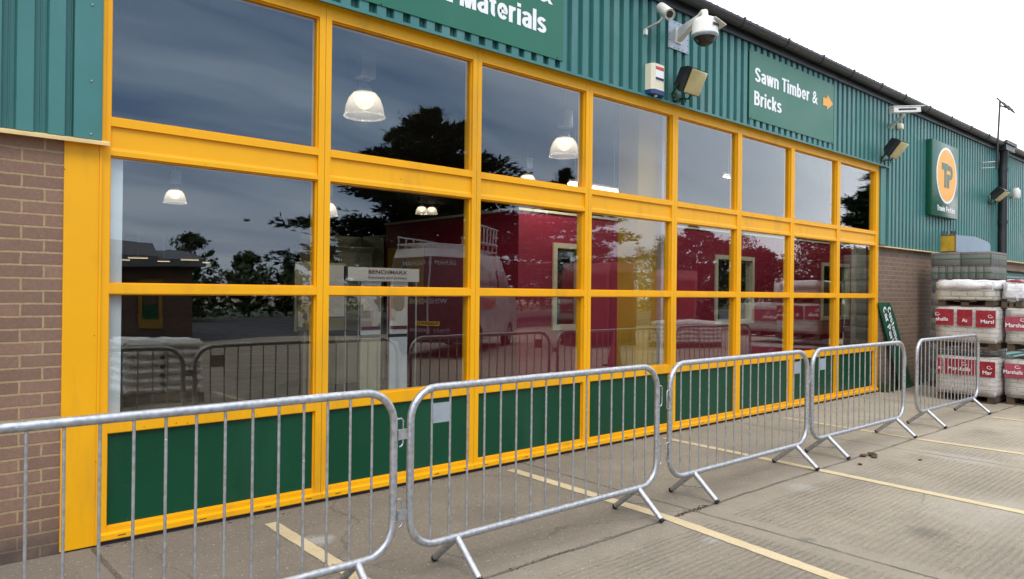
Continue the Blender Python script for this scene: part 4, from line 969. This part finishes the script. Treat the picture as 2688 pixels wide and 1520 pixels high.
# ------------------------------------------------------------------ palletised goods
def pallet(t, x0, y0, x1, y1, z0, h=.11):
    b = MB()
    for i in range(3):
        y = y0+(y1-y0-.1)*i/2; b.box(x0, y, z0+.022, x1, y+.1, z0+h-.022)
    n = max(3, int((y1-y0)/.16))
    for i in range(n):
        y = y0+(y1-y0-.09)*i/(n-1)
        b.box(x0-.0, y, z0+h-.02, x1+.0, y+.09, z0+h)
    b.box(x0, y0, z0+.001, x0+.09, y1, z0+.02); b.box(x1-.09, y0, z0+.001, x1, y1, z0+.02)
    return b.build('pallet', 'wood', t)
def lumpy(x0, y0, z0, x1, y1, z1, amp=.012, r=.03, nx=10, seed=0):
    """soft sided block with creased sides"""
    bm = bmesh.new(); t = MB().box(x0, y0, z0, x1, y1, z1); vs = [bm.verts.new(p) for p in t.v]
    for f in t.f: bm.faces.new([vs[i] for i in f])
    bmesh.ops.bevel(bm, geom=bm.edges[:], offset=r, segments=2, affect='EDGES')
    bmesh.ops.subdivide_edges(bm, edges=[e for e in bm.edges if e.calc_length() > .12], cuts=nx, use_grid_fill=True)
    for v in bm.verts:
        n = mnoise.noise_vector(Vector((v.co.x*5+seed, v.co.y*5, v.co.z*9)))*amp*1.6+mnoise.noise_vector(Vector((v.co.x*16, v.co.y*16+seed, v.co.z*22)))*amp*.5
        v.co += n
    bm.verts.index_update(); m = MB(); m.add([v.co for v in bm.verts], [[v.index for v in f.verts] for f in bm.faces], True); bm.free(); return m
def swirl(mb, o, xd, s):
    """small open spiral mark"""
    o = Vector(o); xd = Vector(xd); n = xd.cross(Vector(ZU)); pts = []
    for i in range(26):
        a = .35+i*.40/ (1+.02*i); r = s*(1-.031*i); w = s*(.22-.006*i)
        c, d = cos(-a), sin(-a)
        pts.append((o+xd*(r*c)+Vector(ZU)*(r*d*.8), o+xd*((r-w)*c)+Vector(ZU)*((r-w)*d*.8)))
    vs = [];
    for p, q in pts: vs += [p+n*.002, q+n*.002]
    mb.add(vs, [(2*i, 2*i+1, 2*i+3, 2*i+2) for i in range(len(pts)-1)])
YN = (0, -1, 0)
def band_pack(x0, ya, yb, z0, z1, depth, bands, label, seed, bandmat='red_band', group='wrapped paving packs stacked by the wall', texts=()):
    """face towards -x; ya > yb ; band z range"""
    t = thing('paving_pack', (x0+depth/2, (ya+yb)/2, z0), label, 'paving pack', group)
    pallet(t, x0+.03, yb+.02, x0+depth, ya-.02, z0)
    body = lumpy(x0, yb, z0+.11, x0+depth, ya, z1, .008, .02, 7, seed).build('wrapped_stone', 'paving_film', t)
    for (a, b_, c, d) in bands:
        def fn(u, v, a=a, b_=b_, c=c, d=d):
            y = a+(b_-a)*u; z = c+(d-c)*v
            return (x0-.020+.006*mnoise.noise(Vector((y*6, z*9, seed))), y, z)
        MB().quadgrid(fn, 10, 5).build('printed_band', bandmat, body)
    for (txt, y, z, w, cap) in texts:
        m = MB(); text_mb(m, txt, (x0-.029, y, z), YN, ZU, w, cap, .012); m.build('lettering', 'white', body)
        if 'M' in txt or txt == 'shalls':
            m = MB(); swirl(m, (x0-.029, y-w*.72 if 'M' in txt else y-.02, z+cap+.055), YN, .042); m.build('spiral_mark', 'white', body)
    # second, side face towards -y gets a band too
    return t
band_pack(11.4, -.885, -1.70, 0, .683, .95, [(-.90, -.985, .41, .645), (-1.02, -1.45, .41, .645), (-1.48, -1.69, .40, .63)], 'lowest wrapped paving pack in the left stack, red printed band', 1,
          texts=(('s', -.93, .475, .05, .05), ('Marshalls', -1.07, .47, .30, .055), ('Mar', -1.53, .44, .12, .055)))
band_pack(11.4, -.875, -1.70, .79, 1.438, .95, [(-.885, -1.134, 1.155, 1.40), (-1.18, -1.386, 1.15, 1.398), (-1.43, -1.69, 1.14, 1.39)], 'middle wrapped paving pack of the left stack with three red printed panels', 2,
          texts=(('shalls', -.89, 1.22, .17, .055), ('As', -1.25, 1.21, .07, .055), ('Marsl', -1.50, 1.20, .17, .055)))
t = thing('paving_pack', (11.9, -1.26, 1.44), 'flat pale pack with torn white film, topmost on the left stack', 'paving pack', 'wrapped paving packs stacked by the wall')
pallet(t, 11.43, -1.64, 12.3, -.9, 1.44, .095)
sb = lumpy(11.4, -1.655, 1.537, 12.35, -.87, 1.70, .006, .01, 7, 5).build('stone_courses', 'paving_clear', t)
lumpy(11.385, -1.67, 1.69, 12.36, -.875, 1.845, .016, .03, 8, 6).build('torn_film', 'white_film', t)
# stack B
band_pack(11.62, -1.745, -2.62, 0, .68, .95, [(-1.75, -2.3, .40, .61)], 'lowest wrapped paving pack of the right hand stack, partly cut by the photo edge', 8, 'red_band_pale', texts=(('Marshalls', -1.68+.0-.06, .46, .24, .055),))
band_pack(11.62, -1.745, -2.62, .79, 1.43, .95, [(-1.75, -2.3, 1.10, 1.31)], 'upper wrapped paving pack of the right hand stack with a faded red band', 9, 'red_band_pale', texts=(('Marshalls', -1.76, 1.15, .30, .06),))
t = thing('wrapped_bundle', (11.9, -1.76, 1.44), 'white wrapped bundle with pink print on top, between the two stacks', 'wrapped bundle')
lumpy(11.66, -1.93, 1.53, 12.3, -1.69, 1.84, .025, .05, 6, 14).build('film', 'white_film', t)
lumpy(11.70, -1.90, 1.82, 12.2, -1.72, 1.862, .012, .012, 4, 17).build('printed_top', 'red_band_pale', t)
pallet(t, 11.64, -1.95, 12.3, -1.69, 1.435, .09)
t = thing('wrapped_bundle', (13.4, -2.2, 0), 'grey white wrapped stack at the right photo edge behind the paving packs', 'wrapped bundle')
pallet(t, 13.0, -2.7, 13.95, -1.9, 0); lumpy(13.0, -2.7, .11, 13.95, -1.9, 1.82, .02, .04, 8, 21).build('film', 'white_film', t)
# grey block stack behind
def block_pack(x0, x1, ya, yb, z0, z1, label, strap=True, pal=.0):
    t = thing('concrete_block_pack', ((x0+x1)/2, (ya+yb)/2, z0), label, 'block pack', 'grey concrete block packs stacked behind the paving')
    b = MB(); rows = max(1, round((z1-z0-pal)/.225)); h = (z1-z0-pal)/rows
    for r_ in range(rows):
        za = z0+pal+r_*h
        if r_ % 2 == 1 or rows == 1 or r_ == rows-1:
            n = 2
            for i in range(n):
                y0_ = yb+(ya-yb)*i/n; b.bbox(x0, y0_+.002, za+.002, x0+.10, y0_+(ya-yb)/n-.002, za+h-.002, .004, 1)
            n2 = 8
            for i in range(n2):
                xx = x0+.103+(x1-x0-.103)*i/n2; b.bbox(xx, yb, za+.002, xx+(x1-x0-.103)/n2-.003, ya, za+h-.002, .004, 1)
        else:
            n = 8
            for i in range(n):
                y0_ = yb+(ya-yb)*i/n
                b.bbox(x0+.004, y0_+.002, za+.002, (x0+x1)/2-.002, y0_+(ya-yb)/n-.002, za+h-.002, .004, 1)
                b.bbox((x0+x1)/2+.002, y0_+.002, za+.002, x1, y0_+(ya-yb)/n-.002, za+h-.002, .004, 1)
    b.build('blocks', 'grey_blocks', t)
    if strap:
        for k, z in enumerate((z0+h*.5+pal, z1-h*.5)):
            MB().box(x0-.004, yb-.004, z-.007, x0-.001, ya, z+.007).box(x0-.004, yb-.004, z-.007, x1, yb-.001, z+.007).build('strap', 'strap', t)
    if pal: pallet(t, x0, yb, x1, ya, z0, pal-.005)
    return t
block_pack(13.0, 13.85, -.255, -1.183, 1.89, 2.362, 'top grey block pack with two green straps beneath the blue grey housing')
block_pack(13.02, 13.85, -.26, -1.17, 1.0, 1.885, 'middle grey block pack, mostly hidden behind the white film')
block_pack(13.0, 13.85, -.25, -1.18, 0, .99, 'bottom grey block pack, standing on the ground by the brick wall', pal=.1)

# ------------------------------------------------------------------ debris and weeds at the wall
random.seed(11)
for i, (x, y, s) in enumerate(((6.33, -1.93, .035), (6.42, -1.98, .045), (6.36, -2.02, .03), (5.95, -2.06, .02), (6.6, -2.35, .018))):
    b = MB(); bm = bmesh.new(); bmesh.ops.create_icosphere(bm, subdivisions=2, radius=s)
    for v in bm.verts: v.co += mnoise.noise_vector(v.co*30+Vector((i, 0, 0)))*s*.5; v.co.z *= .45
    bm.verts.index_update(); b.add([(v.co.x+x, v.co.y+y, v.co.z+s*.4) for v in bm.verts], [[v.index for v in f.verts] for f in bm.faces]); bm.free()
    b.build('concrete_crumb', 'wood', label='crumb of broken concrete lying by the slab joint past the fourth barrier', cat='stone', group='crumbs of broken concrete')
b = MB()
for i in range(700):
    x = random.choice((random.uniform(11.44, 12.0), random.uniform(11.44, 13.2), random.uniform(11.44, 11.7))); y = -abs(random.gauss(0, .05))-.02
    h = random.uniform(.02, .13)*(1.3 if x < 11.8 else .6); a = random.uniform(0, 6.28); w = random.uniform(.006, .014)
    tx, ty = random.uniform(-.03, .03), random.uniform(-.03, .03)
    b.add([(x-w*cos(a), y-w*sin(a), 0), (x+w*cos(a), y+w*sin(a), 0), (x+tx, y+ty, h)], [(0, 1, 2)])
b.build('weeds', 'grassm', kind='stuff', label='low green weeds along the foot of the brick wall', cat='weeds')
b = MB()
for i in range(260):   # moss and grit in the joints
    x = random.uniform(3.3, 3.7) if i % 3 else random.uniform(1.7, 2.6); y = -1.9+random.gauss(0, .012) if i % 3 == 0 else -1.9+random.gauss(0, .015)
    h = random.uniform(.003, .009); a = random.uniform(0, 6.28); w = random.uniform(.004, .009)
    b.add([(x-w*cos(a), y-w*sin(a), .001), (x+w*cos(a), y+w*sin(a), .001), (x, y, h)], [(0, 1, 2)])
for i in range(240):
    x = random.uniform(.0, 11.4); y = -.03-abs(random.gauss(0, .03)); h = random.uniform(.003, .01); a = random.uniform(0, 6.28); w = random.uniform(.004, .012)
    b.add([(x-w*cos(a), y-w*sin(a), .001), (x+w*cos(a), y+w*sin(a), .001), (x+w, y-w, h)], [(0, 1, 2)])
b.build('grit', 'wood', kind='stuff', label='loose grit and moss caught in the slab joints', cat='grit')

# ------------------------------------------------------------------ across the yard (seen mirrored in the glass)
# van
VO = Vector((8.75, -9.02, 0)); vf = Vector((.81, -.586, 0)).normalized(); vs_ = Vector((vf.y, -vf.x, 0))   # forward, right side
VM = Matrix((vf, -vs_, Vector((0, 0, 1)))).transposed().to_4x4(); VM.translation = VO   # local x forward, y left, z up
van = thing('parked_van', VO, 'light grey trade van with roof rack, reflected in the second and third bays', 'van')
def vb(m, name, mat, par=van): return m.xf(VM).build(name, mat, par)
hw = .98
side = [(0, .42), (0, 2.35), (.10, 2.56), (3.3, 2.56), (3.75, 2.42), (4.35, 1.62), (5.0, 1.42), (5.22, 1.0), (5.25, .42), (4.65, .36), (4.55, .62), (4.25, .74), (3.95, .62), (3.85, .36), (1.3, .36), (1.2, .62), (.92, .74), (.62, .62), (.52, .36)]
def vanbody():
    b = MB(); n = len(side)
    rows = [(-hw*.93, .97), (-hw, 1), (hw, 1), (hw*.93, .97)]
    # sides tumble in towards the roof
    def P(p, s_): y = s_*(hw-(max(0, p[1]-1.3)**1.5)*.10); return (p[0], y, p[1])
    vs = [P(p, -1) for p in side]+[P(p, 1) for p in side]
    b.add(vs, [tuple(range(n)), tuple(range(2*n-1, n-1, -1))]+[(i, i+n, (i+1) % n+n, (i+1) % n) for i in range(n)]); return b
body = vb(vanbody(), 'body', 'van_white')
vb(MB().box(-.012, -.86, .48, -.002, -.02, 2.36).box(-.012, .02, .48, -.002, .86, 2.36), 'rear_door', 'van_purple')
vb(MB().box(-.09, -.97, .38, -.001, .97, .56), 'rear_bumper', 'black')
vb(MB().box(-.018, -.26, .78, -.0125, .26, .89), 'number_plate', 'plate_yellow')
for s_ in (-1, 1): vb(MB().box(-.02, s_*.88, .9, .03, s_*.965, 1.45), 'tail_lamp', 'tail_red')
vb(MB().hexa([(3.80, -.80, 2.36), (4.33, -.85, 1.66), (4.33, .85, 1.66), (3.80, .80, 2.36), (3.82, -.80, 2.38), (4.36, -.85, 1.67), (4.36, .85, 1.67), (3.82, .80, 2.38)]), 'windscreen', 'van_glass')
for s_ in (-1, 1):
    vb(MB().hexa([(3.0, s_*.915, 2.15), (3.7, s_*.915, 2.15), (4.2, s_*.965, 1.62), (3.0, s_*.965, 1.62), (3.0, s_*.93, 2.15), (3.7, s_*.93, 2.15), (4.2, s_*.985, 1.62), (3.0, s_*.985, 1.62)]), 'side_window', 'van_glass')
    for x in (.92, 4.25):
        w = vb(MB().lathe([(.2, -.1), (.33, -.09), (.34, -.03), (.34, .07), (.31, .1), (.2, .1)], (x, s_*.86, .34), (0, 1, 0), 24), 'wheel', 'rubber')
        vb(MB().lathe([(.19, -.105), (.2, .105)], (x, s_*.86, .34), (0, 1, 0), 20), 'rim', 'plate_grey', w)
for a_ in (('GILHAM & GILHAM', .62, 2.18, 1.24, .10), ('WINDOWS', .42, 1.32, .84, .12), ('01621 740009', .5, .62, .9, .09)):
    m = MB(); text_mb(m, a_[0], (-.016, a_[1], a_[2]), (0, -1, 0), ZU, a_[3], a_[4], .01); vb(m, 'rear_lettering', 'plate_grey')
m = MB(); text_mb(m, 'AG55NYN', (-.02, .23, .80), (0, -1, 0), ZU, .46, .07, .02); vb(m, 'plate_lettering', 'ink')
for s_ in (-1, 1):
    xd = (1, 0, 0) if s_ < 0 else (-1, 0, 0); xo = .5 if s_ < 0 else 2.9
    m = MB(); text_mb(m, 'GILHAM & GILHAM', (xo, s_*.995, 1.72), xd, ZU, 2.2, .15, .02); vb(m, 'side_lettering', 'ink')
    m = MB(); text_mb(m, 'WINDOWS', (xo+(.35 if s_ < 0 else -.35), s_*1.0, 1.12), xd, ZU, 1.6, .28, .03); vb(m, 'side_lettering', 'red')
rk = MB()
for y in (-.78, .78):
    rk.tube([(.0, y, 2.66), (3.4, y, 2.66)], .025, 6); rk.tube([(.0, y, 2.84), (3.4, y, 2.84)], .02, 6)
    for i in range(8): rk.tube([(.05+i*.47, y, 2.54), (.05+i*.47, y, 2.84)], .018, 6)
for i in range(8): rk.tube([(.05+i*.47, -.78, 2.66), (.05+i*.47, .78, 2.66)], .02, 6)
vb(rk, 'roof_rack', 'stand_metal')
ld = MB()
for z in (2.84, 3.24): ld.tube([(-.02, .86, z), (3.0, .86, z)], .03, 6)
for i in range(10): ld.tube([(.1+i*.31, .86, 2.84), (.1+i*.31, .86, 3.24)], .022, 6)
lt = thing('ladder', VO+Vector((0, 0, 2.8)), 'aluminium ladder standing on edge on the roof rack of the grey van', 'ladder')
vb(ld, 'ladder_frame', 'stand_metal', lt)
# pallet of white bags
def bag_pallet(x0, y0, w, d, rows, label, grp='pallets of white bags across the yard', txt=True):
    t = thing('bag_pallet', (x0+w/2, y0-d/2, 0), label, 'pallet of bags', grp)
    pallet(t, x0, y0-d, x0+w, y0, 0, .13)
    for r_ in range(rows):
        z = .13+r_*.125; n = 2
        bm_ = MB()
        for i in range(n):
            xa = x0+w*i/n+.004
            def fn(u, v): return None
            m_ = lumpy(xa, y0-d, z, xa+w/n-.008, y0, z+.135, .012, .04, 5, r_*3+i); bm_.add(m_.v, m_.f, True)
        o = bm_.build('bag_layer', 'bag', t)
        if txt and r_ % 1 == 0:
            m = MB(); text_mb(m, 'CEMENT', (x0+w*.12, y0+.022, z+.045), (1, 0, 0), ZU, w*.3, .035, .01)
            m.v = [(2*(x0+w*.12)+w*.3-p[0], p[1]+.0, p[2]) for p in m.v]
            m.build('print', 'navy' if r_ % 2 else 'red', o)
    return t
bag_pallet(1.38, -5.4, 1.05, .8, 6, 'near pallet of white bags mirrored low in the first bay', txt=False)
bag_pallet(16.0, -7.2, 1.05, 1.0, 5, 'left pallet of stacked white bags mirrored in the fifth bay', txt=False)
bag_pallet(17.15, -7.2, 1.05, 1.0, 5, 'right pallet of stacked white bags mirrored in the fifth bay', txt=False)
# red and white wrapped stacks
def wrapped(x0, y0, w, d, z1, mat, label, seed, name='wrapped_stack'):
    t = thing(name, (x0+w/2, y0-d/2, 0), label, 'wrapped stack', 'wrapped stacks across the yard')
    pallet(t, x0, y0-d, x0+w, y0, 0); lumpy(x0, y0-d, .11, x0+w, y0, z1, .02, .04, 6, seed).build('wrap', mat, t)
wrapped(14.2, -9.0, 1.0, 1.1, 2.42, 'sack_red', 'tall red stack mirrored across the mullion between the third and fourth bays', 31)
wrapped(15.3, -9.0, 1.0, 1.1, 2.46, 'sack_red', 'tall red stack mirrored behind the yellow column of the fourth bay', 32)
wrapped(18.4, -9.0, 1.3, 1.1, 2.34, 'sack_red', 'tall red stack mirrored in the fifth bay', 33)
t = thing('traffic_cone', (11.0, -5.2, 0), 'faint orange traffic cone mirrored low in the fourth bay', 'cone')
MB().lathe([(.15, .03), (.14, .05), (.05, .6), (.03, .7)], (11.0, -5.2, 0), n=20).build('cone_body', 'sack_red', t); MB().box(10.8, -5.4, .0, 11.2, -5.0, .03).build('cone_base', 'rubber', t)
# low brick building opposite
t = thing('brick_outbuilding', (0, -24, 0), 'low dark brick building with a slate roof, mirrored at the left of the first bay', 'building')
MB().box(-14, -30, 0, 6.85, -20.0, 2.3).build('wall', 'brick_dark', t)
MB().prism([(-19.4, 2.25), (-30.4, 2.25), (-30.4, 2.35), (-22, 3.1), (-20.2, 3.05), (-19.4, 2.6)], 0, -14.5, 5.6).prism([(-19.4, 2.25), (-30.4, 2.25), (-22, 2.9), (-19.4, 2.5)], 0, 5.61, 7.1).build('roof', 'roof_tile', t)
fr = MB().box(5.15, -19.99, .3, 5.28, -19.93, 1.85).box(5.82, -19.99, .3, 5.95, -19.93, 1.85).box(5.28, -19.99, 1.72, 5.82, -19.93, 1.85).box(5.28, -19.99, .3, 5.82, -19.93, .6).build('door_frame', pmat('dull_yellow_frame', (.22, .12, .01), .6), t)
MB().box(5.30, -19.99, .61, 5.80, -19.95, 1.05).build('notice_panel', 'green_panel', t)
# trees
def leafcloud(b, centres, n, size, flat=1.0, up_bias=0):
    for c, rad in centres:
        for i in range(n):
            d = Vector((random.gauss(0, 1), random.gauss(0, 1), random.gauss(0, 1)*flat)); d.normalize(); d *= rad*random.random()**.4
            p = Vector(c)+Vector((d.x, d.y, d.z*flat)); s_ = size*random.uniform(.6, 1.4)
            a = Vector((random.gauss(0, 1), random.gauss(0, 1), random.gauss(0, 1)*.6)).normalized(); q = a.cross(Vector((random.random(), random.random(), 1))).normalized()
            b.add([p-a*s_, p+q*s_*.45, p+a*s_, p-q*s_*.45], [(0, 1, 2, 3)])
def cedar(x, y, h, w, label, seed, tiers=13, name='cedar_tree', mat='cedar', dens=1.0, top=.25):
    random.seed(seed)
    t = thing(name, (x, y, 0), label, 'tree')
    tr = MB(); tr.tube([(x, y, 0), (x+.1, y, h*.3), (x-.05, y+.1, h*.65), (x, y, h*.96)], [.32*h/10, .26*h/10, .15*h/10, .03], 9)
    lf = MB()
    for k in range(tiers):
        f = k/(tiers-1); z = h*(.16+.82*f); reach = w*.5*((1-f)**.7*(1-top)+top*(1-f**3))*(1.08 if k % 2 else .84); nb = random.randint(6, 8)
        for j in range(nb):
            z = h*(.16+.82*f)+random.uniform(-.5, .5)*h*.8/tiers
            a = random.uniform(0, 6.28); L_ = reach*random.uniform(.6, 1.1)+.2; dz = L_*random.uniform(.0, .22)
            p0 = Vector((x, y, z)); p1 = p0+Vector((cos(a)*L_, sin(a)*L_, dz))
            tr.tube([p0, (p0+p1)/2+Vector((0, 0, -.05*L_)), p1], [.05*h/10, .03*h/10, .01], 5, caps=False)
            n = int((26+60*L_/ (w*.5))*dens)
            for i in range(n):
                u = random.random()**.6; c = p0+(p1-p0)*(.15+.9*u); sp = (.25+.35*u*(1.15-u))*L_*.55
                c += Vector((random.gauss(0, sp*.6), random.gauss(0, sp*.6), random.gauss(0, .12*h/10)-.03))
                # a drooping spray: several thin blades pointing outwards
                o_ = Vector((c.x-x, c.y-y, 0)); o_ = o_.normalized() if o_.length > .01 else Vector((1, 0, 0))
                for q in range(6):
                    d = (o_+Vector((random.gauss(0, .55), random.gauss(0, .55), random.gauss(.14, .2)))).normalized(); s_ = random.uniform(.2, .5)*h/11
                    w_ = d.cross(Vector((random.gauss(0, .5), random.gauss(0, .5), 1))).normalized()*s_*(.2 if u < .75 else .13)
                    lf.add([c, c+d*s_*.5+w_, c+d*s_, c+d*s_*.5-w_], [(0, 1, 2, 3)])
            for q in range(16):      # outer twigs fan out beyond the pad
                c = p0+(p1-p0)*random.uniform(.55, 1.02)+Vector((random.gauss(0, .2), random.gauss(0, .2), random.gauss(0, .08)))
                d = ((p1-p0).normalized()+Vector((random.gauss(0, .55), random.gauss(0, .55), random.gauss(.10, .16)))).normalized(); ln = random.uniform(.35, .95)*h/11
                for e_ in range(7):
                    cc = c+d*ln*e_/6; dd = (d+Vector((random.gauss(0, .5), random.gauss(0, .5), random.gauss(.05, .3)))).normalized(); s_ = random.uniform(.14, .3)*h/11*(1.2-e_/8)
                    w_ = dd.cross(Vector((random.gauss(0, .3), random.gauss(0, .3), 1))).normalized()*s_*.12
                    lf.add([cc, cc+dd*s_*.5+w_, cc+dd*s_, cc+dd*s_*.5-w_], [(0, 1, 2, 3)])
    tr.build('trunk', 'bark', t); lf.build('crown', mat, t)
def broad(x, y, h, w, label, seed, mat='leaf', n=60, clear=.25, leaf=.14, name='broadleaf_tree', group=None, trunkh=None):
    random.seed(seed); t = thing(name, (x, y, 0), label, 'tree', group)
    tr = MB(); tr.tube([(x, y, 0), (x+.05, y, h*.35), (x-.1, y, h*.7)], [.03*h, .022*h, .008*h], 8)
    lf = MB(); cs = []
    for i in range(n):
        a = random.uniform(0, 6.28); f = random.random(); z = h*(clear+(1-clear)*f*.97); rr__ = w*.5*sqrt(max(.03, 1-(2*f-.85)**2*.8))*random.uniform(.2, 1)
        c = (x+cos(a)*rr__, y+sin(a)*rr__, z); cs.append((c, random.uniform(.06, .13)*w))
        if i % 3 == 0: tr.tube([(x, y, h*random.uniform(.25, .6)), c], [.01*h, .004*h], 5, caps=False)
    leafcloud(lf, cs, 70, leaf, .8)
    tr.build('trunk', 'bark', t); lf.build('crown', mat, t)
cedar(19.7, -25, 10.5, 11.6, 'big dark cedar mirrored across the second and third bays', 5, tiers=18, dens=2.6, top=.58)
cedar(29.5, -25, 8.6, 9.0, 'second cedar mirrored behind the mullion of the fourth bay', 9, tiers=12, dens=1.5)
cedar(38.6, -10.5, 8.9, 5.4, 'conifer mirrored at the far right of the last bay', 12, tiers=24, name='conifer_tree', dens=1.8)
broad(27.3, -14.5, 4.6, 4.2, 'dark rounded tree mirrored in the fifth bay', 21, 'cedar', n=130, clear=.1, leaf=.14)
broad(32.0, -14, 3.9, 3.0, 'small pine shaped tree mirrored in the sixth bay', 22, 'leaf_brown', n=60, clear=.45, leaf=.13)
broad(38.5, -14, 5.0, 6.5, 'copper brown tree mirrored across the sixth and seventh bays', 23, 'leaf_brown', n=110, clear=.3, leaf=.12)
broad(10.9, -33.5, 4.4, 3.0, 'rounded bush behind the slate roof mirrored in the first bay', 24, 'leaf', n=110, clear=.05, leaf=.10, name='bush')
random.seed(30)
# hedge line behind the road, uneven top
b = MB(); cs = []
for i in range(230):
    x = -25+i*.45; hh = 2.6+1.0*mnoise.noise(Vector((x*.35, 0, 3)))+.7*mnoise.noise(Vector((x*1.1, 2, 3)))+(1.0 if 20 < x < 60 else 0)
    for q in range(3): cs.append(((x+random.uniform(-.3, .3), -36+random.uniform(-.8, .8), hh*(.2+.32*q)), .75))
leafcloud(b, cs, 26, .2, .9)
t = b.build('hedge', 'hedge', label='long uneven green hedge beyond the yard, mirrored in the lower panes', cat='hedge')
random.seed(41)
for i, (x, h, w) in enumerate(((15.6, 3.7, 3.0), (18.2, 3.2, 2.0), (21.0, 3.8, 2.0), (24.5, 4.6, 2.6), (46, 6, 6), (56, 7, 7), (70, 8, 8), (90, 9, 10))):
    broad(x, -38, h, w, ('loose young tree above the hedge left of the big cedar', 'thin young tree rising from the hedge in the first bay', 'young tree just left of the cedar trunk', 'bushy tree hidden behind the big cedar', 'wide tree beyond the right end of the hedge', 'tall broad tree far beyond the wrapped stacks', 'taller tree farther along the yard edge', 'farthest and tallest tree along the yard edge')[i], 50+i, 'hedge', n=95, clear=.12, leaf=.11, name='young_tree', group='trees beyond the yard')
